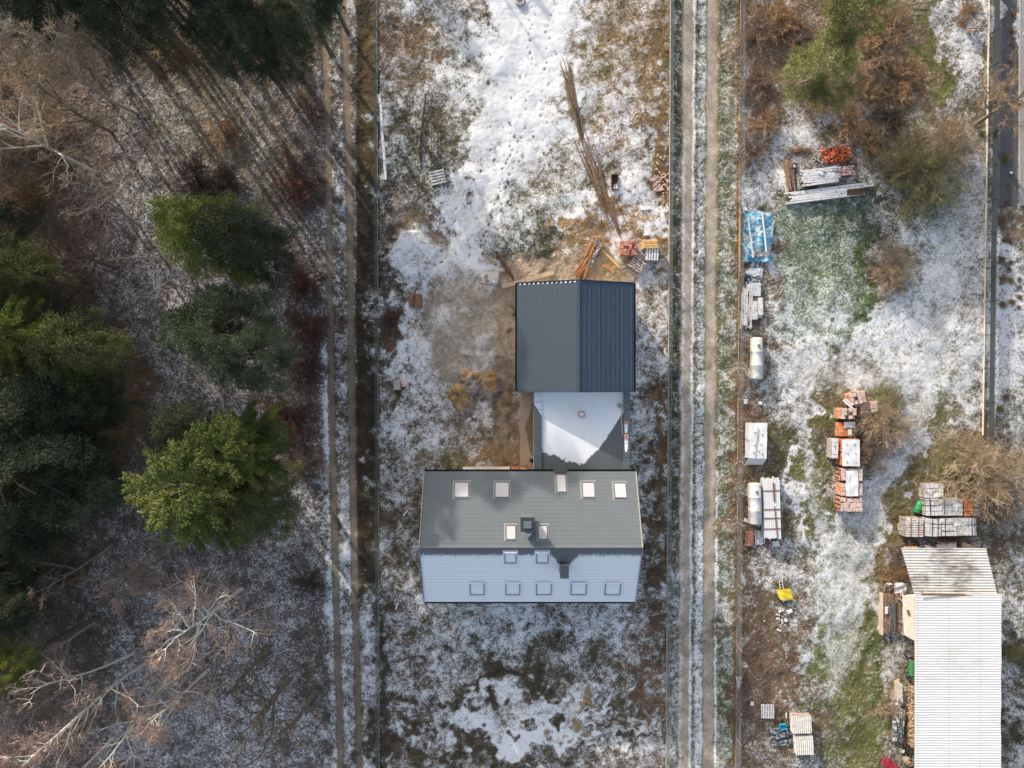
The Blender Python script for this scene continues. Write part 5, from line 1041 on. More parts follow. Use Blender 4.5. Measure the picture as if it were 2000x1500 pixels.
# brick pallets in the middle of the storage plot
GB = 'pallets of hollow orange bricks'
block_stack(1676, 778, 1.28, .95, 1.15, 12, 'orange brick pallet turned slightly, topmost of the row', 'brick', GB, [('y', .45)], 4, 3, 4, miss=.1, rough=.02)
block_stack(1697, 796, 1.42, .88, .8, 8, 'frosty brick pallet on the right, beneath the topmost one', 'brick', GB, [('y', .5)], 5, 3, 3, rough=.015)
block_stack(1658, 808, 1.22, .86, 1.35, -1, 'tall orange brick pallet with two white boards leaning on its upper left corner', 'brick', GB, [('y', .4)], 4, 3, 5, miss=.15)
t = thing('white_board', 1641, 789, 'two white boards lying across the upper left of the tall brick pallet', 'board', None, -42); MB().box((0, 0, 1.3), (1.0, .14, .04)).build('board', M['white_sheet'], t); MB().box((-.05, .2, 1.26), (.8, .12, .04)).build('board', M['white_sheet'], t)
block_stack(1653, 839, 1.0, 1.1, .9, 0, 'half used brick pallet with plain orange left side under the wide bush', 'brick_bare', GB, None, 3, 4, 3, miss=.6)
t = thing('frosted_slab', 1659, 832, 'white frosted slab on the half used brick pallet', 'slab', zref=.95, z=.91); MB().box((0, .1, .04), (.85, .45, .08), bev=.03).build('slab', M['white_sheet'], t); MB().box((.05, -.5, .04), (.3, .5, .08), rz=.2, bev=.03).build('slab', M['white_sheet'], t)
block_stack(1661, 870, 1.35, 1.02, 1.25, 0, 'upper of the two brick pallets under the big white sheet', 'brick_bare', GB, None, 4, 4, 5)
block_stack(1661, 897, 1.35, .98, 1.25, 0, 'lower of the two brick pallets under the big white sheet', 'brick_bare', GB, None, 4, 4, 5)
t = thing('white_sheet', 1662, 884.5, 'big white plastic sheet lying over two brick pallets', 'plastic sheet', zref=1.3, z=1.27); o = sheet('sheet', [(-.68, -1.06, .03), (.70, -1.06, .03), (.68, 1.06, .03), (-.68, 1.06, .03)], .01, 'white_sheet', t, .025)
mb = MB()
for q in range(6): mb.box(((-.35, .3)[q % 2]+rd.gauss(0, .05), .75-(q//2)*.7, .09), (.14, .10, .05), rz=rd.uniform(0, 3), bev=.02)
mb.build('stone', M['block'], o)
block_stack(1631.5, 876, .50, 1.55, 1.05, -1, 'narrow stack of grey slabs on the left of the big white sheet', 'block', 'grey block stacks', None, 2, 5, 5, name='block_pallet', cat='block pallet')
block_stack(1664, 927, 1.72, .98, 1.15, 0, 'brick pallet with light top directly below the big white sheet', 'brick', GB, [('y', .3)], 5, 3, 4, holes=True)
block_stack(1664, 956, 1.72, .98, 1.10, 0, 'brick pallet with pale chipped left side, second from the bottom', 'brick', GB, None, 5, 3, 4, miss=.1)
t = thing('white_sheet', 1664, 944.5, 'narrow white sheet joining two brick pallets', 'plastic sheet', zref=1.2, z=1.17); sheet('sheet', [(-.48, -1.02, .03), (.5, -1.0, .03), (.5, 1.02, .03), (-.5, 1.02, .03)], .01, 'white_sheet', t, .03)
block_stack(1663, 986, 1.72, 1.08, 1.1, 0, 'brick pallet with striped rows and round holes at the bottom of the row', 'brick', GB, None, 7, 3, 4, holes=True, rough=.02)
# pallets of blocks above the sheds
GK = 'pallets of pale blocks'; ST = [('x', .62), ('y', .35)]
pl = thing('slatted_pallet_stack', 1787, 1031, 'stack of frosted slatted pallets at the left end of the lower block row', 'pallet stack', None, -1, zref=1.1)
for k in range(7): pallet_parts(pl, 1.38, 1.5, k*.155, 'wood_pale', nslat=8)
mb = MB()
for x_ in (-.3, .3): mb.box((x_, 0, 1.09), (.06, 1.56, .02))
mb.build('strap', M['strap_rust'], pl)
for i, (px, py, w, mt, lab, st) in enumerate([
 (1812, 1030, .36, 'block', 'narrow bluish block stack next to the slatted pallets', None), (1827.5, 1031, .90, 'block', 'white block pallet with crossed straps, first in the lower row', [('x', .72), ('y', .2), ('y', .72)]),
 (1850.5, 1030, .92, 'block', 'white block pallet with crossed straps, second in the lower row', [('x', .68), ('x', .3), ('y', .3)]), (1873.5, 1029, .92, 'block_pale', 'plain white block pallet without straps in the lower row', None),
 (1896, 1029, .90, 'block', 'last white block pallet with thin straps in the lower row', [('x', .62), ('y', .6), ('y', .85)])]):
    block_stack(px, py, w, 1.42, 1.1, rd.uniform(-3, 3), lab, mt, GK, st, 3 if w > .5 else 1, 4, 4, name='block_pallet', cat='block pallet')
for (px, py, w, mt, lab, st) in [(1821, 991, 1.0, 'block', 'strapped bluish block pallet beside the green barrel', [('x', .62), ('y', .35), ('x', .9)]), (1845.5, 991, .98, 'block', 'middle strapped block pallet in the upper row', [('x', .65), ('y', .45)]),
 (1869, 991, .94, 'block_pale', 'brownish grey block pallet in the upper row', None)]:
    block_stack(px, py, w, 1.35, 1.1, rd.uniform(-2, 2), lab, mt, GK, st, 3, 4, 4, name='block_pallet', cat='block pallet')
block_stack(1892, 991, .75, 1.42, 1.05, 2, 'orange brick pallet half hidden by twigs at the right of the upper row', 'brick_bare', GB, None, 3, 4, 4, miss=.1, rough=.03)
block_stack(1908, 993, .62, 1.25, .95, -3, 'grey brown block stack at the right end of the upper row', 'wood_grey', GK, None, 2, 4, 3, name='block_pallet', cat='block pallet')
t = block_stack(1825, 959, 1.5, 1.15, 1.0, -1, 'single old block pallet with a mossy pale top above the others', 'block_pale', GK, None, 4, 3, 3, name='block_pallet', cat='block pallet'); MB().box((.2, -.35, 1.05), (.45, .28, .1), bev=.02).build('loose_block', M['glass_snow'], t)
t = thing('barrel', 1797, 991, 'green plastic barrel lying beside the strapped blocks', 'barrel', None, 68, z=.32, zref=.5)
mb = MB(); Lb = 1.0; pr = [(-.5, .0), (-.5, .24), (-.46, .27), (-.2, .30), (-.17, .315), (-.14, .30), (.14, .30), (.17, .315), (.2, .30), (.46, .27), (.5, .24), (.5, .0)]
mb.tube([(x*Lb, 0, 0) for x, r_ in pr], [max(r_, .005) for x, r_ in pr], 20); mb.build('body', M['green_plastic'], t, smooth=True); MB().tube([(.5, 0, 0), (.53, 0, 0)], .23, 16).build('lid', M['strap'], t)
# tanks, covered stacks by the road
def tank(px, py, w, l, label, rz=0):
    t = thing('storage_tank', px, py, label, 'tank', 'white cylindrical tanks', rz, z=0, zref=1.0); r_ = w/2; zc = r_+.12
    pr = [(-.5, .02), (-.5, .55), (-.492, .8), (-.475, .96), (-.455, 1), (-.17, 1), (-.165, 1.02), (-.155, 1.02), (-.15, 1), (.15, 1), (.155, 1.02), (.165, 1.02), (.17, 1), (.455, 1), (.475, .96), (.492, .8), (.5, .55), (.5, .02)]
    mb = MB(); mb.tube([(0, y*l, zc) for y, _ in pr], [q*r_ for _, q in pr], 28); mb.build('shell', M['tank'], t, smooth=True)
    for s_ in (-1, 1): MB().box((0, s_*l*.3, .1), (w*.8, .12, .28)).build('cradle', M['wood_grey'], t)
    MB().tube([(0, l*.3, zc+r_*.9), (0, l*.3, zc+r_+.07)], .12, 12).build('filler_cap', M['metal_grey'], t); return t
tank(1481, 700, .98, 3.4, 'upper white tank lying along the fence, alone above the covered stack', 0)
tank(1477, 985, 1.05, 3.35, 'lower white tank lying beside the long timber bundle', 1)
t = thing('fascia_board', 1468, 1020, 'snowy board under the lower end of the lower tank', 'board', None, -20); MB().box((0, 0, .06), (1.4, .28, .05)).build('board', M['frost_wood'], t)
for (px, py, w, l, lab, m_) in ((1455.5, 784, .22, .42, 'small white carton on the grass beside the fence', 'white_sheet'), (1483, 787, .26, .22, 'small cream bucket right of the white carton', 'concrete_cream')):
    t = thing('carton' if l > .3 else 'bucket', px, py, lab, 'carton' if l > .3 else 'bucket')
    if l > .3: MB().box((0, 0, .12), (w, l, .24), bev=.01).build('box', M[m_], t); MB().box((0, 0, .247), (w*.15, l*.98, .006)).build('tape', M['concrete_cream'], t)
    else: MB().tube([(0, 0, 0), (0, 0, .26)], [.11, .14], 14).build('pail', M[m_], t); MB().tube([(0, 0, .26), (0, 0, .28)], [.15, .15], 14).build('lid', M['white_sheet'], t)
t = block_stack(1480, 861, 1.38, 2.85, .95, -1, 'tall block stack under the white cover beside the road', 'block', 'grey block stacks', None, 4, 7, 4, name='block_pallet', cat='block pallet')
t = thing('white_cover', 1480, 861, 'white plastic cover weighed down with stones over the stack beside the road', 'plastic sheet', None, -1, z=.96, zref=.96)
o = sheet('cover_top', [(-.72, -1.40, .03), (.72, -1.40, .03), (.72, 1.42, .04), (-.72, 1.42, .04)], .008, 'white_sheet', t, .02, 12, 20)
sheet('cover_flap', [(-.73, -1.40, .03), (.73, -1.40, .03), (.70, -2.0, -.75), (-.76, -2.0, -.75)], .008, 'white_sheet', t, .01, 10, 6)
sheet('cover_flap', [(-.73, -1.40, .03), (-.73, 1.42, .03), (-.80, 1.40, -.6), (-.80, -1.4, -.6)], .008, 'white_sheet', t, .01, 6, 10)
mb = MB()
for (x_, y_, s_) in ((-.3, .75, .13), (.3, .6, .1), (-.1, .3, .09), (-.3, -.3, .1), (.2, -.2, .09), (-.35, -.9, .1), (.3, -.95, .12), (0, -.75, .09)): mb.box((x_, y_, .09), (s_*1.3, s_, .07), rz=x_*9, bev=.03)
mb.build('stone', M['block'], t); mb = MB(); mb.bar((-.05, 1.1, .10), (-.25, -1.2, .10), .05, .04); mb.build('lath', M['wood_pale'], t)
t = thing('plank_bundle', 1508.5, 994, 'long frosted bundle of white planks with cross straps beside the lower tank', 'timber bundle', None, 1.5, z=0, zref=.9)
for k in range(5): MB().box((0, -2.2+k*1.1, .06), (1.35, .1, .12)).build('bearer', M['wood_grey'], t)
mb = MB()
for k in range(5):
    for i in range(9): mb.box((-.60+i*.15, rd.gauss(0, .05), .18+k*.15), (.135, 4.75+rd.gauss(0, .08), .13), bev=.01)
mb.build('planks', mat('white_planks', (.42, .38, .32), .2, .85, island=.2, fscale=2.5), t)
for y_ in (1.45, -.05, -.75, -1.6): MB().box((0, y_, .87), (1.42, .07, .03)).build('strap', M['strap_rust'], t)
mb = MB(); mb.bar((.15, 2.1, .90), (.18, .6, .90), .12, .05); mb.bar((.18, .2, .90), (.35, -2.3, .90), .07, .05); mb.build('rusty_bar', M['strap_rust'], t)
t = pallet(1462, 1051, 90, 'red brown pallet below the lower tank', 'brick_red', 1.15, .62, group=None, stack=2)
t = thing('board_stack', 1484, 1049, 'short grey boards beside the red brown pallet', 'boards'); mb = MB()
for i in range(5): mb.box((-.35+i*.17, rd.gauss(0, .05), .06+.03*(i % 2)), (.15, 1.2, .05), rz=rd.gauss(0, .03))
mb.build('boards', M['frost_wood'], t)
t = thing('rubbish_heap', 1515, 1061, 'red and white rubbish under the lower end of the long plank bundle', 'rubbish'); mb = MB()
for i in range(9): mb.box((rd.uniform(-.5, .7), rd.uniform(-.22, .2), .06+.05*(i % 3)), (rd.uniform(.2, .5), rd.uniform(.1, .3), .05), rz=rd.uniform(0, 3), bev=.01)
mb.build('scraps', M['red_paint'], t); sheet('foil', [(-.35, -.2, .22), (.2, -.2, .25), (.2, .2, .22), (-.35, .22, .2)], .008, 'white_sheet', t, .05, 6, 5)
# yellow sheet, debris, small stacks at the bottom
t = thing('yellow_sheet', 1528, 1160, 'crumpled bright yellow sheet draped over a rack beside the path', 'sheet'); a = .6
MB().box((0, .05, .16), (.9, .5, .28), rz=.2).build('rack', M['wood_grey'], t)
sheet('sheet', [(-.66, .50, .46), (.40, .56, .54), (.72, -.34, .42), (-.36, -.30, .56)], .01, 'yellow', t, .035, 9, 8); sheet('sheet_corner', [(-.2, -.2, .56), (.35, -.15, .46), (.25, -.45, .30), (-.1, -.62, .25)], .01, 'white_sheet', t, .04, 5, 5); sheet('sheet_corner', [(.3, -.15, .47), (.6, -.22, .44), (.45, -.5, .25), (.3, -.5, .25)], .01, 'yellow', t, .03, 5, 5)
t = thing('ladder', 1524, 1142, 'short wooden ladder behind the yellow sheet', 'ladder'); mb = MB(); mb.bar((-.12, -.3, .3), (-.14, .45, .05), .04, .04); mb.bar((.14, -.3, .3), (.12, .45, .05), .04, .04); mb.build('rail', M['wood_pale'], t); mb = MB()
for i in range(3): mb.bar((-.13, -.15+i*.22, .25-i*.07), (.13, -.15+i*.22, .25-i*.07), .03, .02)
mb.build('rung', M['wood_pale'], t)
t = thing('rubbish_heap', 1518, 1205, 'pale scraps scattered below the yellow sheet', 'rubbish'); mb = MB()
for i in range(14): mb.box((rd.gauss(0, .5), rd.gauss(0, .35), .05+rd.random()*.1), (rd.uniform(.1, .35), rd.uniform(.08, .25), rd.uniform(.03, .12)), rz=rd.uniform(0, 3), tilt=(rd.gauss(0, .2), 0), bev=.01)
mb.build('scraps', M['frost_wood'], t)
t = thing('stone_block', 1541, 1193, 'pale broken stone right below the yellow sheet', 'stone'); MB().box((0, 0, .12), (.42, .3, .24), rz=.5, bev=.06).build('stone', M['white_sheet'], t); MB().box((.05, 0, .26), (.22, .12, .06), rz=.2, bev=.02).build('chip', M['block'], t)
t = pallet(1498, 1388, 90, 'frosted grey pallet left of the white corrugated sheets', 'frost_wood', 1.15, 1.1, group=None, nslat=8)
def corr_stack(px, py, w, l, h, rz, label):
    t = thing('corrugated_sheet_stack', px, py, label, 'sheet stack', 'stacked corrugated sheets', rz, zref=h); pallet_parts(t, w, l, 0, 'wood')
    c = Vector((0, 0, 0)); lay = []
    for k in range(4):
        z = .2+k*(h-.25)/3; q = [(-w/2+rd.gauss(0, .02), -l/2, z), (-w/2, l/2, z), (w/2, l/2, z), (w/2, -l/2, z)]
        o = corrugated('sheet', q[0], q[1], q[2], q[3], .165, .035, M['wood_pale'] if k < 3 else mat('cream_sheet', (.70, .66, .58), .12, .3, island=0), t)
    MB().box((0, 0, (h-.1)/2+.08), (w*.9, l*.9, h-.3)).build('core', M['wood_grey'], t); return t
corr_stack(1567, 1416, 1.5, 1.42, .75, 2, 'upper stack of cream corrugated sheets near the bottom of the storage plot'); corr_stack(1572, 1457, 1.38, 1.5, .75, 3, 'lower stack of cream corrugated sheets near the bottom of the storage plot')
t = thing('orange_board', 1555, 1400, 'orange board behind the upper stack of corrugated sheets', 'board', None, -4); MB().box((-.1, .1, .35), (1.0, .6, .06), tilt=(.2, 0)).build('board', M['wood_orange'], t)
t = thing('dark_sheets', 1524, 1436, 'overlapping dark grey roofing sheets left of the cream corrugated stacks', 'sheets', None, 12)
for q, (x_, y_, w_, l_) in enumerate(((0, .55, 1.75, .55), (.1, .05, 1.8, .50), (-.05, -.45, 1.7, .45))): sheet('sheet', [(x_-w_/2, y_-l_/2, .1+.07*q), (x_+w_/2, y_-l_/2, .12+.07*q), (x_+w_/2, y_+l_/2, .2+.07*q), (x_-w_/2, y_+l_/2, .16+.07*q)], .02, 'dark_sheet', t, .03, 12, 5)
t = thing('teal_crate', 1528, 1418, 'small teal crate on the dark roofing sheets', 'crate', None, 5, z=.27); mb = MB(); w_, l_ = .5, .38
for s_ in (-1, 1): mb.box((s_*w_/2, 0, .1), (.02, l_, .2)); mb.box((0, s_*l_/2, .1), (w_-.024, .02, .2))
mb.box((0, 0, .012), (w_-.03, l_-.03, .02)); mb.build('crate', M['teal'], t)
for (px, py, lab) in ((1468.5, 1373, 'small white brick left of the frosted pallet'), (1535, 1396, 'small white peg above the teal crate')): t = thing('loose_block', px, py, lab, 'block'); MB().box((0, 0, .08), (.26, .3, .16) if px < 1500 else (.1, .36, .1), bev=.02).build('block', M['white_sheet'], t)
t = thing('white_cone', 1441, 1333, 'white pointed traffic cone lying by the road fence', 'cone'); MB().tube([(0, .48, .22), (.02, .2, .18), (.03, -.55, .05)], [.21, .17, .03], 14).build('cone', M['white_sheet'], t)
MB().box((0, .5, .2), (.42, .03, .42), bev=.01).build('foot', M['white_sheet'], t)
# timber piles above the green patch
t = thing('brick_heap', 1630, 303, 'heap of bright orange red broken bricks on top of the timber pile', 'brick heap', None, 6)
mb = MB()
for i in range(190):
    x_, y_ = rd.uniform(-1.15, 1.15), rd.gauss(0, .33); mb.box((x_, max(-.62, min(.62, y_)), .15+rd.random()*.45*(1-abs(x_)/1.6)), (rd.uniform(.14, .30), rd.uniform(.10, .18), rd.uniform(.08, .14)), rz=rd.uniform(0, 3), tilt=(rd.gauss(0, .4), rd.gauss(0, .4)), bev=.012)
mb.build('bricks', mat('bright_brick', (.62, .16, .06), .3, .12, island=.5), t)
t = thing('rubble_heap', 1598, 312, 'grey brown rubble left of the bright broken bricks', 'rubble'); mb = MB()
for i in range(60): mb.box((rd.gauss(0, .3), rd.gauss(0, .28), .08+rd.random()*.2), (rd.uniform(.08, .22), rd.uniform(.08, .18), rd.uniform(.06, .12)), rz=rd.uniform(0, 3), tilt=(rd.gauss(0, .4), 0), bev=.01)
mb.build('rubble', M['concrete'], t)
t = thing('old_gutter', 1621, 291, 'black gutter piece lying behind the broken bricks', 'gutter', None, 9); MB().bar((-1.35, 0, .5), (1.3, 0, .5), .1, .08).build('gutter', M['metal_grey'], t)
def bundle(name, px, py, L, W, Hh, rz, label, mt, n_i, n_k, cat='timber bundle', jl=.2, ja=.02, group=None, wv=.9, straps=None, zref=None):
    t = thing(name, px, py, label, cat, group, rz, zref=Hh if zref is None else zref); mb = MB()
    for k in range(n_k):
        for i in range(n_i):
            y = -W/2+W*(i+.5)/n_i; mb.box((rd.gauss(0, jl), y, .05+Hh*(k+.5)/n_k*.95), (L*rd.uniform(.85, 1.02), W/n_i*wv, Hh/n_k*.85), rz=rd.gauss(0, ja), bev=.008)
    mb.build('planks', M[mt], t)
    for x_ in straps or (): MB().box((x_, 0, Hh+.05), (.06, W+.04, .02)).build('strap', M['strap_rust'], t)
    return t
bundle('plank_stack', 1602, 344, 3.1, 1.3, .7, 6, 'frosty white and brown plank stack below the broken bricks', 'frost_wood', 7, 4, jl=.08)
t = thing('cut_block', 1603, 338, 'white offcut lying on the frosty plank stack', 'offcut', None, -25, z=.72, zref=.75); MB().box((0, 0, .05), (.42, .26, .08), bev=.01).build('block', M['white_sheet'], t); MB().box((.1, .28, .06), (.3, .1, .1), bev=.01).build('block', M['wood_pale'], t)
bundle('painted_board_stack', 1645, 334, 1.6, .75, .55, 5, 'dark red painted boards right of the frosty plank stack', 'red_paint', 5, 3, jl=.12)
M['rust_bar2'] = mat('brown_beam', (.27, .16, .09), .3, .28, island=.5, fscale=8)
bundle('rusty_beam_stack', 1544, 345, 2.4, .6, .45, 97, 'rusty brown beams left of the frosty plank stack', 'rust_bar2', 6, 2, jl=.2, ja=.03, wv=.6)
bundle('grey_beam_stack', 1562, 342, 2.3, .5, .4, 96, 'grey and brown beams between the rusty ones and the plank stack', 'wood_grey', 3, 2, jl=.2, ja=.04)
t = thing('tyre', 1552, 324, 'old tyre on the rusty brown beams', 'tyre', None, 0, z=.5, zref=.5)
def torus(mb, Rr, rr, n=20, m_=8, z=0):
    k = len(mb.v)
    for i in range(n):
        for j in range(m_): a, b = 2*math.pi*i/n, 2*math.pi*j/m_; mb.v.append(((Rr+rr*math.cos(b))*math.cos(a), (Rr+rr*math.cos(b))*math.sin(a), z+rr*math.sin(b)*1.2))
    for i in range(n):
        for j in range(m_): mb.f.append((k+i*m_+j, k+((i+1) % n)*m_+j, k+((i+1) % n)*m_+(j+1) % m_, k+i*m_+(j+1) % m_))
    return mb
torus(MB(), .2, .07).build('tyre', M['rubber'], t, smooth=True)
bundle('long_board_stack', 1613, 378, 6.3, .95, .5, 7, 'longest stack of snow covered boards above the green patch', 'frost_wood', 6, 3, jl=.12, ja=.006)
bundle('thin_beam_bundle', 1650, 366, 4.3, .4, .35, 8, 'thin snowy beams between the painted boards and the longest stack', 'frost_wood', 3, 2, jl=.2)
bundle('edge_board', 1600, 389, 5.8, .2, .3, 7, 'bright snowy edge board along the lower side of the longest stack', 'wood_pale', 2, 1, jl=.05, ja=.002)
bundle('end_beams', 1672, 374, 1.4, .5, .62, 5, 'dark ended beams on the right end of the longest stack', 'wood_dark', 4, 1, jl=.06)
t = thing('rusty_sheet', 1752, 318, 'small rusty metal sheet at the left foot of the olive willow', 'metal sheet', None, 12); sheet('sheet', [(-.45, -.2, .25), (.3, -.25, .35), (.35, .15, .4), (-.2, .15, .3)], .02, 'wood_orange', t, .02, 5, 5)
t = thing('leaf_heap', 1560, 296, 'brown heap of leaves and twigs above the rusty beams', 'leaf heap'); r0 = np.random.default_rng(3); n_ = 600
V_, F_ = blades(r0, r0.normal(0, 1, (n_, 3))*np.array([.55, .16, .05])+np.array([0, 0, .1]), unit(r0.standard_normal((n_, 3))), r0.uniform(.08, .2, n_), r0.uniform(.03, .07, n_)); link_mesh('leaves', np_mesh('leaves', V_, F_), M['leaf_rust'], t)
# blue tarpaulin pile
t = thing('tarpaulin', 1478, 461, 'crumpled blue tarpaulin with white laths lying over a pile by the road fence', 'tarpaulin')
MB().box((0, -.1, .22), (1.9, 3.4, .45), bev=.12).build('pile', M['wood_grey'], t)
sheet('tarp', [(-1.28, -2.15, .30), (1.02, -2.1, .34), (1.22, 1.72, .55), (-1.22, 2.05, .55)], .01, 'tarp', t, .11, 26, 44, -.15)
sheet('tarp_tip', [(-1.24, 1.95, .52), (-.85, 1.9, .52), (-1.15, 2.75, .15), (-1.32, 2.8, .12)], .01, 'tarp', t, .03, 5, 8)
mb = MB(); mb.bar((-.98, 1.35, .78), (-.55, -1.9, .72), .11, .05); mb.bar((.15, 1.75, .78), (.48, -1.4, .80), .11, .05); mb.build('lath', M['white_sheet'], t)
t = thing('red_sheet', 1474, 416, 'red sheet showing under the upper edge of the blue tarpaulin', 'sheet', None, -16); sheet('sheet', [(-.75, -.2, .5), (.8, -.2, .5), (.5, .18, .4), (-.6, .2, .4)], .015, 'red_paint', t, .02, 8, 4)
t = thing('fence_plank', 1444, 470, 'light brown plank standing along the left of the blue tarpaulin', 'plank'); MB().box((0, 0, .15), (.08, 5.2, .3)).build('plank', M['wood_bare'], t)
t = thing('snowy_debris', 1466, 545, 'snow covered grey sheets and foil below the blue tarpaulin', 'debris')
for q in range(5): x_, y_ = rd.uniform(-.5, .5), 1.1-q*.6; sheet('sheet', [(x_-.6, y_-.35, .1+.04*q), (x_+.5, y_-.4, .12+.04*q), (x_+.6, y_+.35, .2), (x_-.5, y_+.35, .2)], .015, 'dark_sheet' if q % 2 == 0 else 'white_sheet', t, .05, 7, 6)
mb = MB()
for q in range(5): mb.bar((-.9+q*.06, -.9+q*.1, .25), (-.35+q*.05, .7-q*.1, .3), .04, .04)
mb.build('rod', M['strap'], t)
t = thing('white_disc', 1461.5, 532, 'round white lid on the snow covered debris', 'lid', z=.33, zref=.33); MB().tube([(0, 0, 0), (0, 0, .04)], .16, 16).build('lid', M['white_sheet'], t); MB().tube([(0, 0, .04), (0, 0, .06)], .06, 10).build('knob', M['concrete'], t)
t = bundle('frosted_panel_stack', 1480, 603, 1.5, .9, .5, 90, 'snowy cream panels on the right of the weathered planks', 'wood_pale', 2, 3, jl=.1)
t = bundle('weathered_planks', 1459, 603, 3.0, .85, .35, 90, 'weathered tan and white planks below the snowy debris', 'wood_pale', 6, 2, jl=.2, ja=.03)
t = bundle('snowy_sheet_stack', 1476, 566, 1.1, .9, .35, 88, 'snow covered sheets above the cream panels', 'block', 1, 3, cat='sheet stack', jl=.02)
# ------------------------------------------------------------ things in the building yard
pallet(855, 347, 13, 'single slatted pallet lying in the snow left of the footprints', 'wood_pale', 1.25, 1.2, group=None, nslat=5)
def poles(px0, py0, px1, py1, n, spread0, spread1, r_, label, mt, name, cat='poles', z=.06, lj=.1, h=.1, sides=5):
    a = P(px0, py0); b = P(px1, py1); t = empty(name, (a+b)/2, label, cat); d = b-a; u = Vector((-d.y, d.x, 0)).normalized(); mb = MB()
    for i in range(n):
        o0, o1 = rd.gauss(0, spread0), rd.gauss(0, spread1); s_ = rd.uniform(0, lj); e_ = 1-rd.uniform(0, lj); zz = z+rd.random()*h
        p0 = a+d*s_+u*(o0+(o1-o0)*s_); p1 = a+d*e_+u*(o0+(o1-o0)*e_); mid = (p0+p1)/2+u*rd.gauss(0, .04); c = (a+b)/2
        mb.tube([p0-c+Vector((0, 0, zz)), mid-c+Vector((0, 0, zz+.02)), p1-c+Vector((0, 0, zz))], [r_, r_, r_*.8], sides)
    mb.build('poles', M[mt], t); return t
poles(830, 182, 822, 336, 12, .09, .12, .028, 'dark red brown bars lying in a line above the single pallet', 'wood_dark', 'bar_bundle', lj=.3)
poles(845, 165, 843, 335, 2, .02, .03, .018, 'long thin dark rod right of the red brown bars', 'wood_dark', 'thin_rod', lj=.02)
poles(856, 235, 853, 335, 4, .06, .06, .02, 'short grey rods above the single pallet', 'wood_dark', 'rod_bundle', lj=.2)
poles(1100, 110, 1142, 290, 26, .24, .42, .026, 'upper part of the long brown pole bundle in the middle of the yard', 'reed', 'pole_bundle', lj=.45)
poles(1128, 248, 1205, 462, 30, .42, .48, .024, 'lower fanned part of the long brown pole bundle', 'reed', 'pole_bundle', lj=.4)
poles(1118, 195, 1136, 275, 6, .10, .10, .055, 'dark blackish beams beside the upper pole bundle', 'strap', 'dark_beams', lj=.2)
poles(1188, 395, 1212, 465, 9, .08, .12, .025, 'short brown poles ending at the red brick pallet', 'reed', 'pole_bundle', lj=.2)
poles(1085, 250, 1126, 285, 1, 0, 0, .018, 'thin diagonal stick left of the pole bundle', 'wood_grey', 'stick', lj=.01)
poles(1167, 330, 1172, 460, 3, .1, .1, .014, 'thin grey wires running down beside the pole bundle', 'wood_grey', 'wire_bundle', lj=.3)
t = thing('slab_row', 748, 268, 'long row of snowy white slabs beside the dark green fence', 'slabs', None, 93.8); mb = MB()
for i in range(9): mb.box((-3.1+i*.78, rd.gauss(0, .02), .05), (.74, .22, .09), rz=rd.gauss(0, .015), bev=.01)
mb.build('slabs', mat('snowy_slab', (.55, .53, .50), .1, .9, island=.1), t)
bundle('orange_plank_pile', 1150, 507, 3.1, .80, .35, 62, 'pile of orange and grey planks sticking out above the dark roof', 'wood_orange', 12, 2, jl=.26, ja=.09, zref=.3, wv=.5)
t = thing('grey_board', 1161, 500, 'grey weathered panel on the pile of orange planks', 'panel', None, 64, z=.40, zref=.4); MB().box((0, 0, .02), (1.9, .26, .03)).build('panel', M['dark_sheet'], t)
bundle('thin_lath_pile', 1133, 520, 1.9, .25, .2, 66, 'thin reddish laths on the left of the orange planks', 'wood_bare', 4, 1, jl=.3, ja=.08, wv=.5)
t = thing('beam', 1029, 548, 'long thick tan beam across the upper left corner of the dark roof', 'beam', None, 15.5); mb = MB()
for (x_, w_) in ((-1.65, .95), (-.65, 1.0), (.5, 1.25), (1.7, 1.1)): mb.box((x_, 0, .2), (w_, .32, .3), bev=.02)
mb.build('timber', mat('tan_timber', (.42, .31, .22), .2, .15, island=.1), t)
t = thing('dark_beam', 986, 518, 'dark brown beam reaching down to the tan beam', 'beam', None, -57); MB().box((0, 0, .12), (2.6, .2, .2), bev=.01).build('timber', M['wood_dark'], t)
t = thing('upright_board', 1127, 532, 'light board left of the orange planks at the roof edge', 'board', None, 90); MB().box((0, 0, .1), (1.2, .38, .08)).build('board', mat('tan_board', (.40, .30, .21), .2, .1), t)
t = thing('pale_beam', 1192, 505, 'pale yellow beam right of the orange planks', 'beam', None, -46); MB().box((0, 0, .1), (2.1, .16, .14), bev=.01).build('timber', M['wood_yellow'], t)
poles(1178, 515, 1200, 528, 7, .15, .15, .03, 'scattered orange offcuts beside the pale yellow beam', 'wood_orange', 'offcuts', lj=.4)
block_stack(1229, 484, 1.28, 1.1, .9, -3, 'red brick pallet above the right corner of the dark roof', 'brick_red', 'brick pallets at the roof corner', None, 6, 5, 5, miss=.45, rough=.02)
t = thing('yellow_pallet_stack', 1271, 476, 'stack of fresh yellow pallets right of the red bricks, upper half', 'pallet stack', None, -1, zref=1.1)
for k in range(7): pallet_parts(t, 1.12, .72, k*.155, 'wood_yellow', nslat=4)
t = thing('slatted_pallet_stack', 1274, 496, 'frosted slatted pallets just below the fresh yellow ones', 'pallet stack', None, 89, zref=.9)
for k in range(6): pallet_parts(t, 1.0, 1.05, k*.155, 'frost_wood', nslat=5)
t = thing('slatted_pallet_stack', 1245, 516, 'brown tilted pallet stack between red bricks and dark roof', 'pallet stack', None, 52-90, zref=.7)
for k in range(4): pallet_parts(t, 1.2, 1.0, k*.155, 'wood', nslat=5)
t = thing('stone_slab_pile', 956, 545, 'pile of pale stone slabs with a red brick left of the tan beam', 'stone pile'); mb = MB()
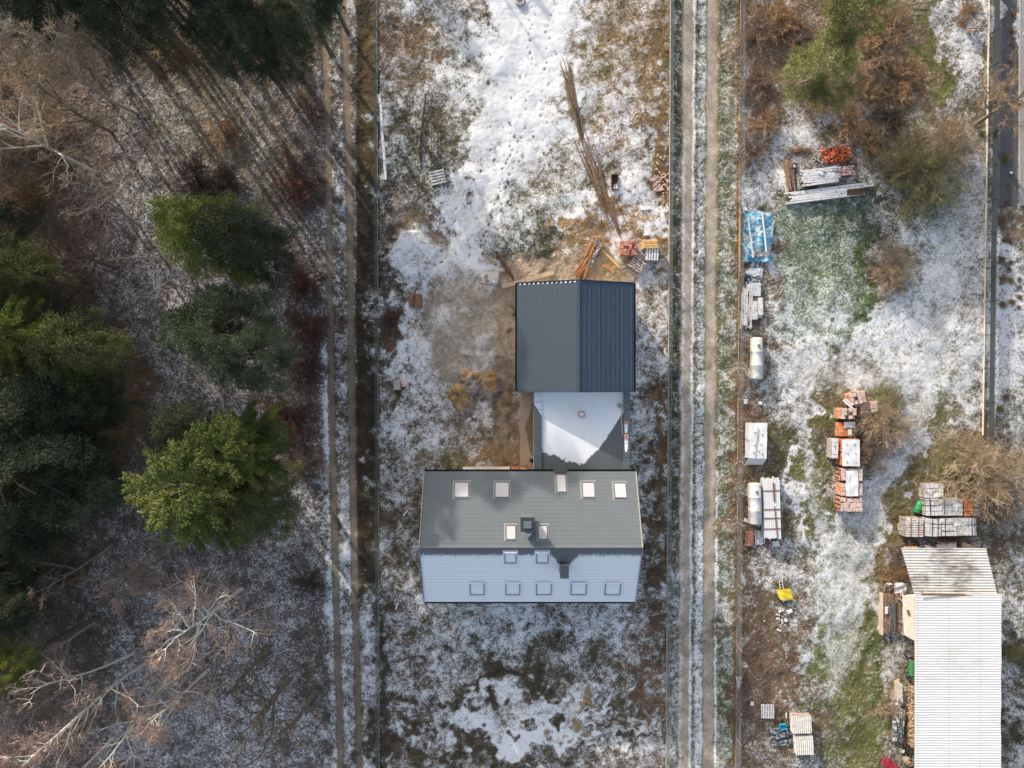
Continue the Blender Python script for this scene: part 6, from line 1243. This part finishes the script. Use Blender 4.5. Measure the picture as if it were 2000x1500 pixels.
mb.box((.25, 0, .14), (.95, .95, .2), rz=-.1, bev=.03); mb.box((-.35, .05, .1), (.6, .8, .16), rz=.4, bev=.05); mb.box((.32, -.05, .32), (.7, .65, .14), rz=.05, bev=.02); mb.build('slabs', mat('pale_stone', (.52, .47, .43), .15, .4, island=.1), t)
MB().box((-.3, .18, .26), (.28, .18, .14), rz=.9, bev=.01).build('brick', M['brick_red'], t); MB().box((-.2, -.22, .25), (.28, .16, .1), rz=.1, bev=.01).build('brick', M['brick_red'], t)
t = thing('wood_scrap_heap', 812, 587, 'small heap of brown boards in the snow near the left fence', 'boards', None, 85); mb = MB()
for i in range(7): mb.box((rd.gauss(0, .06), -.5+i*.16, .12+.05*(i % 3)), (rd.uniform(.9, 1.3), .15, .03), rz=rd.gauss(0, .08), tilt=(rd.gauss(0, .15), 0))
mb.build('boards', mat('red_brown_board', (.20, .11, .07), .2, .15, island=.4), t)
t = thing('concrete_block', 777, 752, 'grey concrete block with a pinkish brick beside it near the left fence', 'block'); MB().box((0, 0, .25), (.55, .8, .5), bev=.03).build('block', M['concrete'], t); MB().box((.62, .08, .15), (.55, .4, .28), rz=.1, bev=.02).build('brick', M['brick'], t)
t = thing('stone_scraps', 922, 818, 'few white stones at the end of a thin rod below the sand heap', 'stones'); mb = MB()
for i in range(5): mb.box((rd.gauss(0, .2), rd.gauss(0, .12), .06), (.22, .16, .1), rz=rd.uniform(0, 3), bev=.04)
mb.build('stones', M['white_sheet'], t)
poles(850, 821, 925, 811, 1, 0, 0, .02, 'thin rod lying level below the sand heap', 'wood_grey', 'rod', lj=.005)
for (px, py, rz, lab) in ((791, 995, 60, 'red and white barrier scrap left of the house, upper of two'), (772, 1177, 80, 'red and white barrier scrap left of the house, lower of two')):
    t = thing('barrier_scrap', px, py, lab, 'scrap', 'red and white scraps beside the house', rz); MB().box((.1, 0, .06), (.5, .16, .05), rz=.1).build('red_piece', M['red_paint'], t); MB().box((-.2, -.18, .08), (.6, .12, .05), rz=-.1).build('white_piece', M['white_sheet'], t)
t = thing('round_stone', 797, 1101, 'round white stone left of the frosted slope', 'stone'); MB().box((0, 0, .09), (.2, .2, .18), bev=.07).build('stone', M['white_sheet'], t)
t = thing('manhole_ring', 1016, 3, 'grey round patch of a concrete ring at the top edge of the snowy path', 'concrete ring'); torus(MB(), .30, .13, z=.03).build('ring', M['concrete'], t, smooth=True)
t = thing('dark_crate', 1200, 357, 'dark low crate in the snow right of the pole bundle', 'crate'); mb = MB()
for s_ in (-1, 1): mb.box((s_*.26, 0, .15), (.03, 1.2, .3)); mb.box((0, s_*.6, .15), (.48, .03, .3))
mb.box((0, 0, .03), (.48, 1.16, .03)); mb.build('frame', M['wood_dark'], t)
t = thing('rubble_heap', 1290, 355, 'scattered pinkish brick rubble beside the right yard fence', 'rubble'); mb = MB()
for i in range(90): mb.box((rd.gauss(0, .32), rd.gauss(0, .95), .04+rd.random()*.06), (rd.uniform(.08, .2), rd.uniform(.06, .14), .07), rz=rd.uniform(0, 3), bev=.01)
mb.build('rubble', M['brick'], t)
for (px, py, s_, lab) in ((1260, 408, .5, 'flat snowy board right of the short poles'), (1262, 458, .3, 'small white block above the yellow pallets')): t = thing('loose_board', px, py, lab, 'board'); MB().box((0, 0, .08), (s_*1.5, .2, .1), rz=.1).build('board', M['white_sheet'], t)
# ------------------------------------------------------------ along the left side of the long shed
M['rust_bar'] = mat('rusty_bars', (.28, .165, .11), .3, .25, island=.5, fscale=8)
bundle('rusty_bar_rack', 1743, 1200, 3.3, 1.5, .5, 90, 'rack of long rusty brown bars left of the cream canopy', 'rust_bar', 13, 3, jl=.03, ja=.004, cat='bar stack', wv=.6)
t = thing('rack_frame', 1723.5, 1200, 'pale side beam along the left of the rusty bar rack', 'beam', None, 90, zref=.5); MB().box((0, 0, .25), (3.4, .09, .5)).build('beam', M['wood_pale'], t); MB().box((0, -1.66, .25), (3.4, .09, .48)).build('beam', M['wood_pale'], t)
t = thing('scrap_on_rack', 1742, 1205, 'grey pipes and foil lying on the rusty bars', 'scrap', None, 90, z=.52, zref=.55); mb = MB()
for i in range(9): mb.bar((rd.uniform(-1.5, -.9), rd.uniform(-.3, .35), .05), (rd.uniform(.8, 1.4), rd.uniform(-.3, .35), .09), .05, .05)
mb.build('pipes', M['metal_grey'], t); MB().box((.55, .45, .08), (.55, .22, .1), bev=.02).build('box', M['white_sheet'], t)
for (px, py, lab) in ((1729, 1140, 'white scrap piece nearest the grass above the rusty bar rack'), (1754, 1146, 'torn white sheet above the rusty bar rack')):
    t = thing('torn_sheet', px, py, lab, 'sheet'); w_ = .35 if px < 1740 else .9; sheet('sheet', [(-w_/2, -w_/2, .3), (w_/2, -w_*.6, .35), (w_*.45, w_/2, .5), (-w_*.7, w_/2, .4)], .01, 'white_sheet', t, .08, 7, 7)
t = thing('tractor', 1772, 1300, 'old green and white tractor half under the long shed roof', 'tractor', None, 0, z=0)
mb = MB(); k0 = len(mb.v); torus(mb, .42, .17, 26, 8); mb.v = [(p[0], p[2]*1.1, p[1]) for p in mb.v]; mb.v = [(p[0]*1.0, p[1]+1.15, p[2]+.58) for p in mb.v]; mb.build('rear_wheel', M['rubber'], t, smooth=True)
mb = MB(); torus(mb, .30, .11, 22, 8); mb.v = [(p[0], p[2]*1.1-.55, p[1]+.40) for p in mb.v]; mb.build('front_wheel', M['rubber'], t, smooth=True)
MB().box((.1, .2, .95), (.85, 1.2, .5), bev=.06).build('body', M['green_plastic'], t); MB().box((.62, -.15, 1.75), (1.0, 1.6, .08), bev=.03).build('cab_roof', M['white_sheet'], t)
MB().box((.25, -.1, 1.5), (.06, 1.4, .45)).build('window', M['dark_sheet'], t); MB().box((-.1, .75, .85), (.5, .25, .12), bev=.02).build('seat', M['red_paint'], t)
for (px, py, L_, W_, rz, mt, lab) in ((1758, 1352, 1.5, .45, 90, 'wood_pale', 'pale planks left of the firewood, upper'), (1757, 1418, 2.7, .75, 88, 'wood_grey', 'grey boards left of the firewood, lower')): bundle('side_planks', px, py, L_, W_, .55, rz, lab, mt, 5, 2, jl=.1, ja=.03)
t = thing('firewood_row', 1776, 1390, 'row of split firewood logs stacked along the long shed', 'firewood'); mb = MB()
for i in range(210):
    y_ = -2.4+4.8*(i % 35)/35+rd.gauss(0, .04); z_ = .12+(i//35)*.22; x_ = rd.gauss(0, .06); q = rd.gauss(0, .25); mb.tube([(x_-.28, y_-q*.2, z_), (x_+.28, y_+q*.2, z_+rd.gauss(0, .05))], [.07, .065], 6)
mb.build('logs', M['firewood'], t)
for (px, py, rz, lab) in ((1745, 1375, 40, 'bent grey sheet on the grass left of the pale planks'),): t = thing('bent_sheet', px, py, lab, 'sheet', None, rz); sheet('sheet', [(-.6, -.2, .1), (.5, -.3, .3), (.6, .2, .4), (-.4, .3, .1)], .02, 'wood_pale', t, .08, 7, 5)
t = thing('covered_heap', 1752, 1425, 'heap under grey foil on the grey boards', 'heap', None, 0, z=.5, zref=.55); sheet('foil', [(-.35, -1.0, .05), (.3, -1.1, .08), (.3, 1.0, .1), (-.3, .9, .05)], .01, 'dark_sheet', t, .08, 8, 14, -.1)
t = thing('wooden_barrel', 1767, 1481, 'round barrel with firewood inside near the bottom of the long shed', 'barrel'); mb = MB(); mb.tube([(0, 0, 0), (0, 0, .35), (0, 0, .7)], [.26, .32, .29], 18, cap=False); mb.tube([(0, 0, .7), (0, 0, .1)], [.25, .25], 18, cap=False); mb.build('staves', M['wood_grey'], t); torus(MB(), .29, .02, z=.7).build('hoop', M['metal_grey'], t)
mb = MB()
for i in range(9): mb.tube([(rd.gauss(0, .09), rd.gauss(0, .09), .1), (rd.gauss(0, .1), rd.gauss(0, .1), .72)], .05, 6)
mb.build('logs', M['wood_yellow'], t)
t = thing('white_pail', 1759, 1463, 'small white pail above the round barrel', 'pail'); MB().tube([(0, 0, 0), (0, 0, .3)], [.13, .16], 14).build('pail', M['white_sheet'], t); torus(MB(), .16, .015, z=.3).build('rim', M['concrete'], t)
t = thing('green_hose', 1777, 1488, 'green pipe standing against the shed at the bottom edge', 'pipe'); MB().bar((0, -.8, .6), (0, .5, .7), .13, .1).build('pipe', M['green_plastic'], t)
t = thing('crimson_rack', 1735, 1490, 'crimson metal rack lying on the grass at the bottom edge', 'rack', None, -35); mb = MB()
for i in range(5): mb.bar((-.7, -.3+i*.15, .3), (.75, -.35+i*.15, .25), .1, .06)
mb.bar((-.68, -.35, .3), (-.68, .4, .3), .06, .06); mb.build('rack', M['magenta'], t)
t = thing('bent_pipes', 1855, 1057, 'tangle of rusty bent pipes between the block pallets and the stained roof', 'pipes'); mb = MB()
for i in range(6):
    pts = [(-1.8+j*.6, math.sin(j*1.1+i)*.25+rd.gauss(0, .06), .5+.2*math.sin(j+i)) for j in range(7)]; mb.tube(pts, .025, 5)
mb.build('pipes', M['strap_rust'], t)
t = thing('grey_sheet', 1830, 1063, 'pale grey sheets lying in the gap above the stained roof', 'sheet'); sheet('sheet', [(-1.8, -.25, .3), (1.0, -.3, .35), (1.0, .3, .4), (-1.7, .3, .35)], .02, 'dark_sheet', t, .04, 12, 4); sheet('sheet', [(-.3, -.2, .45), (1.3, -.2, .5), (1.2, .3, .5), (-.2, .3, .45)], .02, 'white_sheet', t, .04, 8, 4)
t = thing('brick_rack', 1765, 1066, 'orange rusty rack at the upper left corner of the stained roof', 'rack'); mb = MB()
for i in range(4): mb.box((-.3+i*.28, 0, .8), (.2, .26, .12), rz=.2)
mb.build('bars', M['wood_orange'], t)
t = thing('wooden_crate', 1757, 1028, 'small empty wooden frame left of the slatted pallets', 'frame'); mb = MB()
for s_ in (-1, 1): mb.box((s_*.15, 0, .1), (.05, .5, .12)); mb.box((0, s_*.22, .1), (.25, .05, .12))
mb.build('frame', M['wood_pale'], t)
t = thing('yellow_branch', 1708, 910, 'yellowish broken branch lying right of the white sheets', 'branch', None, -14); mb = MB(); mb.tube([(-1.1, 0, .2), (-.2, .05, .3), (.9, -.02, .2)], [.04, .035, .015], 6)
for i in range(12): x_ = rd.uniform(-.6, .9); mb.tube([(x_, 0, .28), (x_+rd.uniform(.05, .3), rd.uniform(-.3, .3), .3)], [.012, .006], 4)
mb.build('branch', M['wood_yellow'], t)
t = thing('garden_lamp', 1969, 340, 'small white globe on the dark terrace strip', 'lamp'); MB().tube([(0, 0, 0), (0, 0, .3)], .03, 8).build('stem', M['anthracite'], t); torus(MB(), .05, .07, z=.35).build('globe', M['white_sheet'], t, smooth=True)
t = thing('garden_bench', 1893, 60, 'dark wooden seat frame in the snow beside the right fence', 'bench'); mb = MB()
for s_ in (-1, 1): mb.box((s_*.25, 0, .25), (.06, .5, .5)); 
mb.box((0, 0, .42), (.9, .1, .05)); mb.build('frame', M['wood_grey'], t)
for k in range(3): MB().box((0, -.2+k*.2, .53), (.9, .13, .04)).build('slat', M['wood_grey'], t)
bpy.context.view_layer.update()
